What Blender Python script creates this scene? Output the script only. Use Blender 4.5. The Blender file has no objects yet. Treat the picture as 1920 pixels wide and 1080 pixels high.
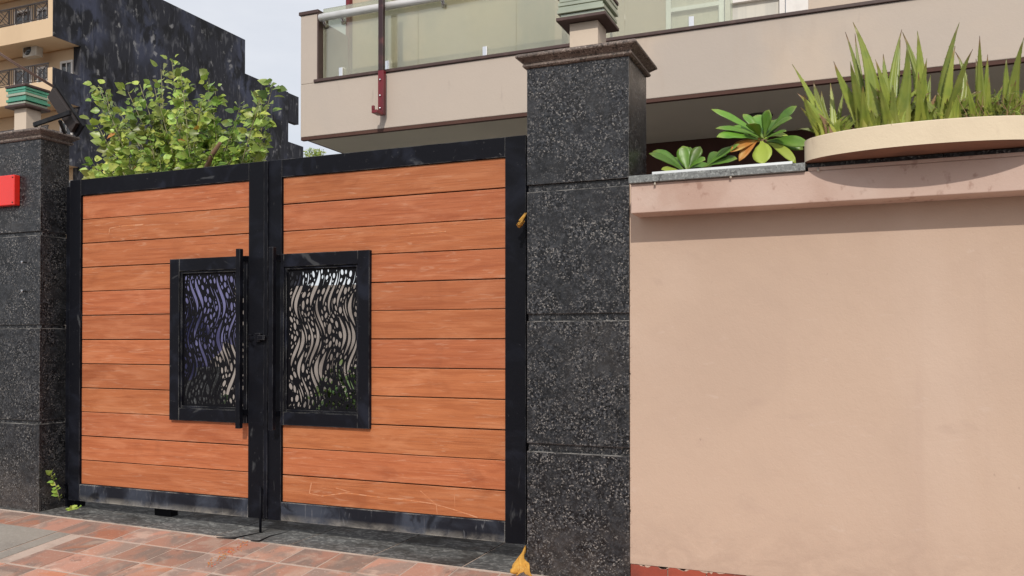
import bpy, bmesh, math, random
import numpy as np
from mathutils import Vector, Matrix, Quaternion
R = math.radians
rnd = random.Random(7)
scene = bpy.context.scene
COL = scene.collection

# ------------------------------------------------------------------ camera
F = 1600.0; HOR = 641.0; YAW = R(22.6); PITCH = R(0.6)
VP = HOR - F * math.tan(PITCH)
cam_d = bpy.data.cameras.new('camera'); cam = bpy.data.objects.new('camera', cam_d); COL.objects.link(cam)
cam_d.sensor_width = 36; cam_d.lens = 36 * F / 1920; cam_d.shift_y = (VP - 540) / 1920
cam_d.clip_start = 0.05; cam_d.clip_end = 2000
cam.location = (0, 0, 0); cam.rotation_euler = (R(90) + PITCH, 0, YAW)
scene.camera = cam
CM = cam.rotation_euler.to_matrix()

def at(u, v, Y):
    d = CM @ Vector((u - 960, VP - v, -F)); return d * (Y / d.y)
def ax(u, v, X):
    d = CM @ Vector((u - 960, VP - v, -F)); return d * (X / d.x)

# ------------------------------------------------------------------ world and sun
SUN_DIR = Vector((0.28, -1.0, 0.78)).normalized()
EL = math.asin(SUN_DIR.z); AZ = math.atan2(SUN_DIR.x, SUN_DIR.y)
w = bpy.data.worlds.new('World'); scene.world = w; w.use_nodes = True
nt = w.node_tree; nt.nodes.clear()
sky = nt.nodes.new('ShaderNodeTexSky'); sky.sky_type = 'NISHITA'; sky.sun_disc = False
sky.sun_elevation = EL; sky.sun_rotation = AZ; sky.air_density = 1.0; sky.dust_density = 2.2; sky.ozone_density = 1.0
tc = nt.nodes.new('ShaderNodeTexCoord'); mp = nt.nodes.new('ShaderNodeMapping'); mp.inputs['Scale'].default_value = (1.4, 1.4, 4.0)
nz = nt.nodes.new('ShaderNodeTexNoise'); nz.inputs['Scale'].default_value = 1.6; nz.inputs['Detail'].default_value = 7; nz.inputs['Roughness'].default_value = .52
rp = nt.nodes.new('ShaderNodeValToRGB'); rp.color_ramp.elements[0].position = .3; rp.color_ramp.elements[1].position = .68
rp.color_ramp.elements[0].color = (.62, .62, .62, 1); rp.color_ramp.elements[1].color = (.95, .95, .95, 1)
mx = nt.nodes.new('ShaderNodeMix'); mx.data_type = 'RGBA'; mx.inputs[7].default_value = (8.8, 9.0, 9.5, 1)
bg = nt.nodes.new('ShaderNodeBackground'); bg.inputs['Strength'].default_value = 0.115
ow = nt.nodes.new('ShaderNodeOutputWorld')
L = nt.links.new
L(tc.outputs['Generated'], mp.inputs[0]); L(mp.outputs[0], nz.inputs[0]); L(nz.outputs[0], rp.inputs[0]); L(rp.outputs[0], mx.inputs[0])
L(sky.outputs[0], mx.inputs[6]); L(mx.outputs[2], bg.inputs[0]); L(bg.outputs[0], ow.inputs[0])
sd = bpy.data.lights.new('sun', 'SUN'); sd.energy = 3.0; sd.angle = R(0.7); sd.color = (1, .93, .83)
so = bpy.data.objects.new('sun', sd); COL.objects.link(so); so.rotation_euler = SUN_DIR.to_track_quat('Z', 'Y').to_euler()
scene.view_settings.view_transform = 'Standard'; scene.view_settings.look = 'None'
scene.view_settings.exposure = -0.2; scene.view_settings.gamma = 1; scene.view_settings.use_curve_mapping = False

# ------------------------------------------------------------------ materials
def mat(name, base, layers=(), rough=.6, rough2=None, bump=(), spec=.5, metal=0, objvar=0, island=0, trans=0, grad=None, rnd_off=True, coat=0, edge=None, grime=None, crystal=None):
    """layers: (colour, scale, lo, hi, stretch xyz, strength[, detail, distortion])   bump: (scale, strength, stretch)"""
    m = bpy.data.materials.new(name); m.use_nodes = True; t = m.node_tree; t.nodes.clear()
    N = t.nodes.new; K = t.links.new
    out = N('ShaderNodeOutputMaterial'); p = N('ShaderNodeBsdfPrincipled')
    tc = N('ShaderNodeTexCoord'); oi = N('ShaderNodeObjectInfo')
    vec = tc.outputs['Object']
    if rnd_off:
        a = N('ShaderNodeVectorMath'); a.operation = 'MULTIPLY_ADD'
        c = N('ShaderNodeCombineXYZ'); K(oi.outputs['Random'], c.inputs[0]); K(oi.outputs['Random'], c.inputs[1]); K(oi.outputs['Random'], c.inputs[2])
        K(c.outputs[0], a.inputs[0]); a.inputs[1].default_value = (37.3, 11.7, 23.1); K(vec, a.inputs[2]); vec = a.outputs[0]
    def noise(scale, stretch, detail=6, dist=0, rgh=.55):
        mp = N('ShaderNodeMapping'); mp.inputs['Scale'].default_value = stretch; K(vec, mp.inputs[0])
        n = N('ShaderNodeTexNoise'); n.inputs['Scale'].default_value = scale; n.inputs['Detail'].default_value = detail
        n.inputs['Distortion'].default_value = dist; n.inputs['Roughness'].default_value = rgh; K(mp.outputs[0], n.inputs[0]); return n.outputs[0]
    cur = None
    rgb = N('ShaderNodeRGB'); rgb.outputs[0].default_value = (*base, 1); cur = rgb.outputs[0]
    facs = []
    if grad:   # along a leaf: list of (pos, colour) on attribute t
        at_ = N('ShaderNodeAttribute'); at_.attribute_name = 't'
        cr = N('ShaderNodeValToRGB'); e = cr.color_ramp.elements
        while len(e) < len(grad): e.new(.5)
        for i, (q, cc) in enumerate(grad): e[i].position = q; e[i].color = (*cc, 1)
        K(at_.outputs['Fac'], cr.inputs[0]); cur = cr.outputs[0]
    for ly in layers:
        col, sc, lo, hi, st, amt = ly[:6]; det = ly[6] if len(ly) > 6 else 6; dis = ly[7] if len(ly) > 7 else 0
        f = noise(sc, st, det, dis)
        mr = N('ShaderNodeMapRange'); mr.inputs[1].default_value = lo; mr.inputs[2].default_value = hi; mr.inputs[4].default_value = amt; mr.interpolation_type = 'SMOOTHSTEP'
        K(f, mr.inputs[0]); x = N('ShaderNodeMix'); x.data_type = 'RGBA'; K(mr.outputs[0], x.inputs[0]); K(cur, x.inputs[6]); x.inputs[7].default_value = (*col, 1)
        cur = x.outputs[2]; facs.append(mr.outputs[0])
    if crystal:   # mineral grains: (scale, colour a, colour b, share)
        for sc_, ca, cb, share in crystal:
            vm = N('ShaderNodeTexVoronoi'); vm.inputs['Scale'].default_value = sc_; K(vec, vm.inputs[0]); sp = N('ShaderNodeSeparateColor'); K(vm.outputs['Color'], sp.inputs[0])
            cr = N('ShaderNodeMapRange'); cr.inputs[1].default_value = 1 - share; cr.inputs[2].default_value = 1 - share * .55; K(sp.outputs[0], cr.inputs[0])
            gn = N('ShaderNodeMapRange'); gn.inputs[1].default_value = .38; gn.inputs[2].default_value = .55; gn.inputs[3].default_value = .12; K(noise(7, (1, 1, 1), 9, .3), gn.inputs[0])
            mu = N('ShaderNodeMath'); mu.operation = 'MULTIPLY'; K(cr.outputs[0], mu.inputs[0]); K(gn.outputs[0], mu.inputs[1])
            cm = N('ShaderNodeMix'); cm.data_type = 'RGBA'; K(sp.outputs[1], cm.inputs[0]); cm.inputs[6].default_value = (*ca, 1); cm.inputs[7].default_value = (*cb, 1)
            x = N('ShaderNodeMix'); x.data_type = 'RGBA'; K(mu.outputs[0], x.inputs[0]); K(cur, x.inputs[6]); K(cm.outputs[2], x.inputs[7]); cur = x.outputs[2]
    if grime:   # splashed dirt close to the ground: colour, z low, z high, amount
        sx_ = N('ShaderNodeSeparateXYZ'); K(tc.outputs['Object'], sx_.inputs[0]); g1 = N('ShaderNodeMapRange'); g1.inputs[1].default_value = grime[2]; g1.inputs[2].default_value = grime[1]; K(sx_.outputs[2], g1.inputs[0])
        g2 = N('ShaderNodeMapRange'); g2.inputs[1].default_value = .38; g2.inputs[2].default_value = .62; g2.inputs[4].default_value = grime[3]; K(noise(5, (1, 1, 1.6), 12, .6, .7), g2.inputs[0])
        g3 = N('ShaderNodeMath'); g3.operation = 'MULTIPLY'; K(g1.outputs[0], g3.inputs[0]); K(g2.outputs[0], g3.inputs[1])
        x = N('ShaderNodeMix'); x.data_type = 'RGBA'; K(g3.outputs[0], x.inputs[0]); K(cur, x.inputs[6]); x.inputs[7].default_value = (*grime[0], 1); cur = x.outputs[2]
    if objvar or island:
        src = oi.outputs['Random']
        if island:
            g = N('ShaderNodeNewGeometry'); ad = N('ShaderNodeMath'); ad.operation = 'ADD'; K(g.outputs['Random Per Island'], ad.inputs[0]); K(src, ad.inputs[1])
            fr = N('ShaderNodeMath'); fr.operation = 'FRACT'; K(ad.outputs[0], fr.inputs[0]); src = fr.outputs[0]
        amt = objvar or island
        mr = N('ShaderNodeMapRange'); mr.inputs[3].default_value = 1 - amt; mr.inputs[4].default_value = 1 + amt; K(src, mr.inputs[0])
        h = N('ShaderNodeHueSaturation'); K(mr.outputs[0], h.inputs['Value']); K(cur, h.inputs['Color'])
        m2 = N('ShaderNodeMath'); m2.operation = 'MULTIPLY_ADD'; m2.inputs[1].default_value = .06 if island else .006; m2.inputs[2].default_value = .47 if island else .497
        q = N('ShaderNodeMath'); q.operation = 'MULTIPLY'; q.inputs[1].default_value = 7.31; K(src, q.inputs[0]); q2 = N('ShaderNodeMath'); q2.operation = 'FRACT'; K(q.outputs[0], q2.inputs[0])
        K(q2.outputs[0], m2.inputs[0]); K(m2.outputs[0], h.inputs['Hue']); cur = h.outputs[0]
    if edge:   # worn edges: where a rounded normal departs from the true one
        bv = N('ShaderNodeBevel'); bv.samples = 4; bv.inputs['Radius'].default_value = edge[1]; gg = N('ShaderNodeNewGeometry')
        dt = N('ShaderNodeVectorMath'); dt.operation = 'DOT_PRODUCT'; K(bv.outputs[0], dt.inputs[0]); K(gg.outputs['Normal'], dt.inputs[1])
        e1 = N('ShaderNodeMapRange'); e1.inputs[1].default_value = .995; e1.inputs[2].default_value = .85; K(dt.outputs['Value'], e1.inputs[0])
        e2 = N('ShaderNodeMapRange'); e2.inputs[1].default_value = .4; e2.inputs[2].default_value = .62; e2.inputs[4].default_value = edge[2]; K(noise(9, (1, 1, 1), 8, .5), e2.inputs[0])
        e3 = N('ShaderNodeMath'); e3.operation = 'MULTIPLY'; K(e1.outputs[0], e3.inputs[0]); K(e2.outputs[0], e3.inputs[1])
        x = N('ShaderNodeMix'); x.data_type = 'RGBA'; K(e3.outputs[0], x.inputs[0]); K(cur, x.inputs[6]); x.inputs[7].default_value = (*edge[0], 1); cur = x.outputs[2]
    K(cur, p.inputs['Base Color'])
    p.inputs['Metallic'].default_value = metal; p.inputs['Specular IOR Level'].default_value = spec
    if coat: p.inputs['Coat Weight'].default_value = coat; p.inputs['Coat Roughness'].default_value = .15
    if rough2 is not None:
        f = noise(6, (1, 1, 1)); mr = N('ShaderNodeMapRange'); mr.inputs[1].default_value = .3; mr.inputs[2].default_value = .7
        mr.inputs[3].default_value = rough; mr.inputs[4].default_value = rough2; K(f, mr.inputs[0]); K(mr.outputs[0], p.inputs['Roughness'])
    else: p.inputs['Roughness'].default_value = rough
    prev = None
    for sc, stg, st in bump:
        f = noise(sc, st, 8, 0, .65); b = N('ShaderNodeBump'); b.inputs['Strength'].default_value = 1; b.inputs['Distance'].default_value = stg
        K(f, b.inputs['Height'])
        if prev: K(prev, b.inputs['Normal'])
        prev = b.outputs[0]
    if prev: K(prev, p.inputs['Normal'])
    sh = p.outputs[0]
    if trans:
        tr = N('ShaderNodeBsdfTranslucent'); K(cur, tr.inputs[0]); ms = N('ShaderNodeMixShader'); ms.inputs[0].default_value = trans
        K(p.outputs[0], ms.inputs[1]); K(tr.outputs[0], ms.inputs[2]); sh = ms.outputs[0]
    K(sh, out.inputs[0]); return m

I3 = (1, 1, 1)
M = {}
M['granite'] = mat('black granite', (.015, .0155, .0175), [((.035, .038, .044), 30, .46, .6, I3, .7, 12, .4), ((.003, .003, .004), 10, .5, .62, I3, .7, 13, .4), ((.12, .11, .105), 1.6, .52, .75, (1, 1, .7), .22, 8)], rough=.24, rough2=.42, bump=[(160, .0006, I3)], spec=.35, edge=((.25, .23, .22), .005, .8), grime=((.16, .135, .12), .0, .45, .4), crystal=[(80, (.02, .023, .03), (.075, .077, .083), .5), (150, (.08, .078, .078), (.26, .245, .23), .2), (110, (.002, .002, .002), (.006, .006, .008), .38)])
M['granite_side'] = M['granite']
M['granite_rough'] = mat('granite joint', (.03, .03, .034), [((.09, .09, .095), 60, .5, .62, I3, .7, 8)], rough=.75, bump=[(120, .002, I3)])
M['white_joint'] = mat('joint mortar', (.22, .215, .205), [((.03, .03, .03), 14, .45, .58, I3, .9, 10)], rough=.9)
M['cap'] = mat('brown granite moulding', (.13, .098, .082), [((.36, .3, .26), 110, .54, .62, I3, .75, 6), ((.02, .015, .013), 60, .53, .62, I3, .85, 8), ((.05, .038, .032), 5, .45, .7, I3, .45)], rough=.5, bump=[(120, .0014, I3)], edge=((.4, .32, .28), .008, .7))
M['wood'] = mat('orange brown hardwood', (.43, .14, .055), [((.3, .08, .028), 3.0, .42, .68, (.5, 8, 9), .6, 12, 1.6), ((.53, .21, .1), 3, .48, .7, (.8, 4, 4), .55, 12, .8), ((.15, .035, .012), 10, .57, .66, (.22, 16, 40), .55, 12, .8), ((.6, .36, .24), 9, .57, .7, (.5, 3, 5), .3, 13, 1.2), ((.25, .065, .022), 1.8, .54, .7, (1, 1, 1.6), .45, 12, .8), ((.65, .42, .3), 28, .62, .72, (.15, 4, 14), .4, 10, .6), ((.12, .05, .025), 60, .72, .78, I3, .5, 4)], rough=.45, rough2=.7, bump=[(14, .0018, (.2, 14, 26)), (60, .0006, I3)], objvar=.085, spec=.3, edge=((.62, .38, .25), .004, .9))
M['metal'] = mat('black painted steel', (.0045, .005, .008), [((.018, .021, .033), 3, .48, .75, (1, 1, 1.5), .5, 11, .9), ((.12, .12, .125), 45, .68, .76, (1, 1, 1), .5, 6, .8), ((.09, .095, .1), 8, .66, .72, (1, 1, .25), .45, 11, 1.2)], rough=.4, rough2=.65, bump=[(30, .0008, I3)], spec=.12, edge=((.15, .15, .16), .004, .9))
M['metal_dusty'] = mat('dusty black painted steel', (.005, .0055, .009), [((.022, .026, .042), 4, .48, .7, (1.3, 1, 1), .5, 12, .9), ((.15, .15, .15), 40, .67, .76, (1, 1, 1), .5, 6, .8), ((.1, .105, .11), 7, .64, .7, (.6, 1, 1.2), .4, 12, 1.2)], rough=.45, rough2=.7, bump=[(30, .0008, I3)], spec=.12, edge=((.24, .24, .23), .005, 1))
M['metal_low'] = mat('rain splashed black steel', (.009, .01, .016), [((.055, .065, .09), 2.5, .42, .66, (1, 1, 1.2), .8, 12, .9), ((.2, .21, .23), 9, .6, .72, (3, 1, .5), .45, 12, .9), ((.004, .004, .007), 5, .55, .66, (1, 1, 1), .8, 12, .9)], rough=.6, rough2=.75, bump=[(30, .001, I3)], spec=.2, edge=((.4, .39, .36), .01, 1), grime=((.3, .28, .25), .0, .05, .8))
M['lattice'] = mat('black lattice steel', (.005, .005, .007), [((.03, .03, .036), 20, .6, .72, I3, .5)], rough=.55, spec=.12)
M['plaster'] = mat('peach plaster', (.495, .368, .285), [((.44, .325, .255), 1.1, .42, .68, (1, 1, 1), .55, 12, .5), ((.56, .435, .355), .6, .46, .66, (1, 1, .8), .6, 10, .5), ((.4, .29, .235), 4, .6, .76, (.7, 1, 1.4), .32, 13, .4), ((.56, .45, .38), 12, .62, .74, (.6, 1, 1.6), .3, 13, .4), ((.3, .21, .17), 30, .72, .78, (1, 1, .6), .5, 5), ((.43, .31, .25), 3, .6, .72, (2.2, 1, .1), .2, 10)], rough=.85, bump=[(3, .006, I3), (14, .0018, (1, 1, .6)), (90, .001, I3)], rnd_off=False, grime=((.3, .21, .165), .2, .6, .4))
M['plaster_fascia'] = mat('weathered pink plaster', (.52, .385, .325), [((.38, .235, .18), 1.6, .48, .66, (1, 1, 1.2), .55, 13, .2), ((.24, .12, .085), 14, .57, .7, (1.4, 1, 1), .5, 14, .1), ((.58, .48, .42), 3, .52, .75, (1, 1, 1), .5, 10), ((.2, .1, .07), 60, .68, .76, I3, .6, 6)], rough=.85, bump=[(5, .005, I3), (70, .0012, I3)], rnd_off=False, edge=((.3, .19, .15), .008, .8))
M['plaster_house'] = mat('pale beige render', (.49, .42, .36), [((.43, .38, .34), .7, .4, .68, I3, .55, 9, .5), ((.58, .47, .37), .55, .48, .68, (1, 1, 1), .6, 7, .5), ((.42, .34, .28), 3, .58, .8, (1.4, 1, .25), .4, 10), ((.36, .3, .26), 9, .66, .76, (1.5, 1, .3), .4, 10)], rough=.85, bump=[(2, .006, I3), (50, .0008, I3)], rnd_off=False)
M['court'] = mat('grey brown render', (.3, .265, .245), [((.12, .1, .09), 1.5, .42, .66, I3, .7, 9)], rough=.9, rnd_off=False)
M['brown_plaster'] = mat('brown plaster', (.24, .16, .13), [((.18, .12, .1), 2, .45, .7, I3, .6, 9)], rough=.9)
M['brick_dust'] = mat('brick dust', (.5, .16, .06), rough=.95, island=.3)
M['plaster_warm'] = mat('warm ochre render', (.52, .44, .33), [((.26, .26, .22), .8, .46, .64, (1, 1, .8), .8, 8, .8), ((.6, .46, .34), .8, .5, .68, (1, 1, 1), .6, 8, .8), ((.3, .27, .23), 2, .6, .75, (1.5, 1, .2), .5, 10)], rough=.9, rnd_off=False)  # mottled patches stand in for reflections in the balcony glass in front
M['soffit'] = mat('grey green painted soffit', (.62, .6, .5), [((.5, .48, .42), .8, .4, .7, I3, .6)], rough=.9, rnd_off=False)
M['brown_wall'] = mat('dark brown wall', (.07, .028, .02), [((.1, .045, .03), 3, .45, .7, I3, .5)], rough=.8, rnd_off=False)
M['beige'] = mat('neighbour beige paint', (.62, .46, .3), [((.5, .36, .23), .4, .45, .75, (1, 1, .5), .5), ((.3, .22, .16), .9, .6, .8, (1, 1, .2), .4)], rough=.85, rnd_off=False)
M['black_wall'] = mat('soot black concrete wall', (.017, .0175, .025), [((.055, .062, .1), .4, .46, .64, (1, 1, .6), .8, 15, .3), ((.004, .004, .006), .9, .5, .62, (1, 1, .7), .9, 15, .4), ((.15, .15, .16), 2.2, .54, .68, (1, 1.2, .5), .5, 15, .3), ((.42, .41, .4), 1.6, .61, .7, (1, 1, .8), .5, 15, .3), ((.22, .22, .23), 6, .6, .7, (1, 1.6, .12), .3, 13, .1)], rough=.9, bump=[(1.5, .05, (1, 1, .3))], rnd_off=False)
M['black_rail'] = mat('black railing paint', (.03, .022, .02), rough=.5)
M['white_frame'] = mat('white window frame', (.7, .68, .66), [((.5, .48, .46), 8, .5, .8, I3, .4)], rough=.5)
M['dark_glass'] = mat('dark window glass', (.02, .022, .025), rough=.08, spec=.8)
M['room_light'] = mat('pale curtain', (.6, .58, .52), [((.45, .45, .42), 3, .4, .7, (6, 1, .2), .6)], rough=.8)
M['ac_white'] = mat('grubby white casing', (.5, .45, .38), [((.3, .25, .2), 4, .45, .7, I3, .5)], rough=.5)
M['stem_stone'] = mat('cream lamp stem', (.6, .5, .4), [((.45, .36, .28), 5, .5, .75, I3, .5)], rough=.7, bump=[(60, .001, I3)])
M['plate_brown'] = mat('dark brown plate', (.06, .032, .028), [((.12, .07, .06), 14, .5, .7, I3, .5)], rough=.55)
M['chrome'] = mat('chrome', (.8, .8, .8), rough=.22, metal=1)
M['rail_white'] = mat('brushed steel rail', (.86, .85, .83), [((.6, .58, .56), 8, .5, .7, I3, .3)], rough=.35, metal=.3)
M['red_bar'] = mat('red painted bar', (.16, .01, .018), [((.04, .006, .01), 6, .45, .65, (1, 1, .4), .7)], rough=.35)
M['black_bar'] = mat('dark maroon bar', (.03, .01, .012), [((.18, .05, .05), 10, .55, .72, I3, .5)], rough=.4)
M['red_box'] = mat('glossy red plastic', (.75, .022, .012), [((.6, .02, .01), 3, .4, .7, I3, .5)], rough=.25, coat=.4)
M['yellow'] = mat('yellow cloth', (.62, .33, .06), [((.35, .17, .03), 12, .45, .7, I3, .7), ((.75, .5, .16), 20, .55, .75, I3, .5)], rough=.9, bump=[(90, .002, I3)])
M['violet'] = mat('violet blue sheet', (.17, .17, .34), [((.04, .04, .12), 3, .4, .65, (1, 1, .5), .7)], rough=.8)
M['tile'] = mat('terracotta paver', (.46, .25, .185), [((.27, .215, .185), 4.0, .44, .6, (1, .6, 1), .8, 13, .6), ((.55, .4, .32), 6, .5, .66, I3, .65, 13, .6), ((.5, .18, .09), 3.0, .57, .68, I3, .65, 12, .6), ((.12, .085, .07), 11, .62, .72, I3, .5, 13, .5), ((.6, .5, .43), 50, .6, .7, I3, .45, 6)], rough=.7, rough2=.85, bump=[(26, .004, I3), (120, .001, I3)], objvar=.22, spec=.2)
M['grout'] = mat('sandy grout', (.5, .395, .33), [((.22, .16, .13), 5, .5, .7, I3, .6, 10)], rough=.95, bump=[(60, .003, I3)], rnd_off=False)
M['apron'] = mat('dark flamed granite slab', (.1, .1, .098), [((.28, .28, .27), 34, .48, .62, (.6, 1, 1), .75, 11, .8), ((.028, .022, .018), 2.6, .48, .68, I3, .75, 11, .7), ((.22, .21, .2), 5, .56, .76, I3, .45, 10, .6), ((.085, .05, .03), 3, .58, .76, I3, .5, 8)], rough=.7, rough2=.9, bump=[(60, .004, I3)], objvar=.12, spec=.2)
M['concrete'] = mat('grey concrete', (.3, .275, .24), [((.2, .18, .16), 3, .42, .7, I3, .6, 9), ((.38, .35, .31), 30, .5, .7, I3, .4)], rough=.9, bump=[(40, .003, I3)], rnd_off=False)
M['asphalt'] = mat('road asphalt', (.055, .053, .05), [((.09, .085, .08), 60, .5, .7, I3, .7)], rough=.9, bump=[(80, .004, I3)], rnd_off=False)
M['soil'] = mat('soil', (.05, .03, .02), [((.12, .08, .05), 20, .45, .7, I3, .7)], rough=1, bump=[(40, .02, I3)], rnd_off=False)
M['planter'] = mat('cream painted planter', (.68, .575, .42), [((.58, .48, .35), 3, .45, .75, I3, .45, 9), ((.4, .3, .22), 10, .62, .74, (1, 1, .35), .5, 10), ((.25, .18, .13), 45, .7, .76, I3, .6, 5)], rough=.75, bump=[(6, .004, I3), (70, .0012, I3)], rnd_off=False)
M['underside'] = mat('reddish brown unpainted underside', (.2, .095, .06), [((.1, .05, .035), 5, .45, .7, I3, .6)], rough=.9)
M['coping'] = mat('speckled grey granite coping', (.16, .17, .17), [((.32, .34, .33), 70, .5, .62, I3, .7, 6), ((.03, .03, .03), 60, .55, .65, I3, .7, 5)], rough=.5, bump=[(90, .001, I3)])
M['alu'] = mat('aluminium strip', (.72, .74, .74), rough=.4, metal=.7)
M['skirt'] = mat('red skirting tile', (.3, .055, .03), [((.12, .03, .02), 6, .45, .7, I3, .6), ((.6, .5, .42), 9, .64, .7, I3, .9, 9)], rough=.6, objvar=.15)
M['paint_flake'] = mat('white paint flake', (.68, .62, .56), rough=.9)
M['leaf'] = mat('fresh green leaf', (.3, .41, .075), [((.52, .58, .16), 1.3, .44, .62, I3, .8), ((.09, .15, .045), 1.6, .52, .66, I3, .7), ((.07, .12, .03), 5, .52, .66, I3, .6)], rough=.36, island=.55, trans=.3, rnd_off=False)  # wide tone spread between leaves stands in for missing self-shadow in the crown
M['leaf_dark'] = mat('dark green leaf', (.07, .12, .03), rough=.5, island=.4, rnd_off=False)
M['leaf_rust'] = mat('rusty young leaf', (.48, .2, .06), rough=.5, island=.3, trans=.3)
M['bark'] = mat('brown bark', (.17, .1, .06), [((.3, .2, .13), 20, .5, .7, (1, 1, .2), .6)], rough=.9, bump=[(40, .004, (1, 1, .2))])
M['twig'] = mat('green twig', (.28, .26, .14), rough=.7)
M['aloe'] = mat('aloe blade', (.2, .27, .05), [((.17, .25, .045), 14, .45, .65, I3, .55, 8), ((.55, .52, .17), 5, .56, .75, I3, .5), ((.34, .2, .08), 30, .66, .74, I3, .7, 6)], rough=.38, objvar=.3, trans=.14,
                grad=[(0, (.5, .36, .18)), (.12, (.4, .4, .08)), (.45, (.28, .34, .055)), (.84, (.26, .31, .06)), (.93, (.22, .13, .05)), (1, (.05, .02, .012))])
M['aloe_dry'] = mat('dry aloe blade', (.35, .22, .12), [((.2, .1, .05), 20, .45, .7, I3, .7)], rough=.8, objvar=.2)
M['ros'] = mat('glossy rosette leaf', (.13, .3, .03), [((.05, .13, .02), 14, .5, .7, I3, .5), ((.26, .36, .08), 5, .55, .75, I3, .5)], rough=.38, objvar=.4, trans=.15, grad=[(0, (.28, .33, .1)), (.2, (.1, .22, .025)), (.8, (.12, .26, .03)), (1, (.22, .3, .06))])
M['ros_pale'] = mat('pale yellow green leaf', (.36, .45, .07), rough=.45, objvar=.15, trans=.2)
M['ros_orange'] = mat('orange dying leaf', (.5, .2, .035), [((.62, .42, .12), 9, .42, .65, I3, .8)], rough=.5, trans=.15)
M['solar'] = mat('black solar housing', (.007, .007, .009), [((.03, .03, .03), 8, .5, .7, I3, .5)], rough=.45, spec=.2)
M['wire'] = mat('brown cable', (.12, .07, .055), rough=.6)
M['lamp_dark'] = mat('lamp trim', (.08, .075, .07), rough=.5)

def glass(name, tint, refl, rough=.02, milky=0.0, mc=(.5, .52, .46)):
    m = bpy.data.materials.new(name); m.use_nodes = True; t = m.node_tree; t.nodes.clear(); N = t.nodes.new; K = t.links.new
    o = N('ShaderNodeOutputMaterial'); a = N('ShaderNodeBsdfTransparent'); a.inputs[0].default_value = (*tint, 1)
    g = N('ShaderNodeBsdfGlossy'); g.inputs['Roughness'].default_value = rough
    fr = N('ShaderNodeLayerWeight'); fr.inputs[0].default_value = .35
    mr = N('ShaderNodeMapRange'); mr.inputs[3].default_value = refl; mr.inputs[4].default_value = min(1, refl + .5); K(fr.outputs['Fresnel'], mr.inputs[0])
    d = N('ShaderNodeBsdfDiffuse'); d.inputs[0].default_value = (*mc, 1)
    m0 = N('ShaderNodeMixShader'); K(a.outputs[0], m0.inputs[1]); K(d.outputs[0], m0.inputs[2])
    tc = N('ShaderNodeTexCoord'); n = N('ShaderNodeTexNoise'); n.inputs['Scale'].default_value = 1.2; n.inputs['Detail'].default_value = 5; K(tc.outputs['Object'], n.inputs[0])
    m2 = N('ShaderNodeMapRange'); m2.inputs[1].default_value = .3; m2.inputs[2].default_value = .7; m2.inputs[3].default_value = milky * .4; m2.inputs[4].default_value = milky * 1.5; K(n.outputs[0], m2.inputs[0]); K(m2.outputs[0], m0.inputs[0])
    m1 = N('ShaderNodeMixShader'); K(mr.outputs[0], m1.inputs[0]); K(m0.outputs[0], m1.inputs[1]); K(g.outputs[0], m1.inputs[2]); K(m1.outputs[0], o.inputs[0]); return m
M['rail_glass'] = glass('balustrade glass', (.88, .91, .82), .1, milky=.3, mc=(.5, .49, .38))
M['slab_glass'] = glass('green glass slab', (.12, .6, .4), .14, rough=.06, milky=.7, mc=(.04, .42, .25))
M['slab_glass_pale'] = glass('dusty pale green glass slab', (.45, .55, .42), .15, rough=.15, milky=.8, mc=(.46, .52, .38))

# ------------------------------------------------------------------ helpers
def tag(o, label=None, cat=None, group=None, kind=None):
    if label: o['label'] = label
    if cat: o['category'] = cat
    if group: o['group'] = group
    if kind: o['kind'] = kind
    return o
def thing(name, loc, label, cat, group=None):
    o = bpy.data.objects.new(name, None); COL.objects.link(o); o.location = loc; o.empty_display_size = .1
    return tag(o, label, cat, group)
def wloc(p):
    v = Vector((0, 0, 0))
    while p is not None: v += p.location; p = p.parent
    return v

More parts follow.
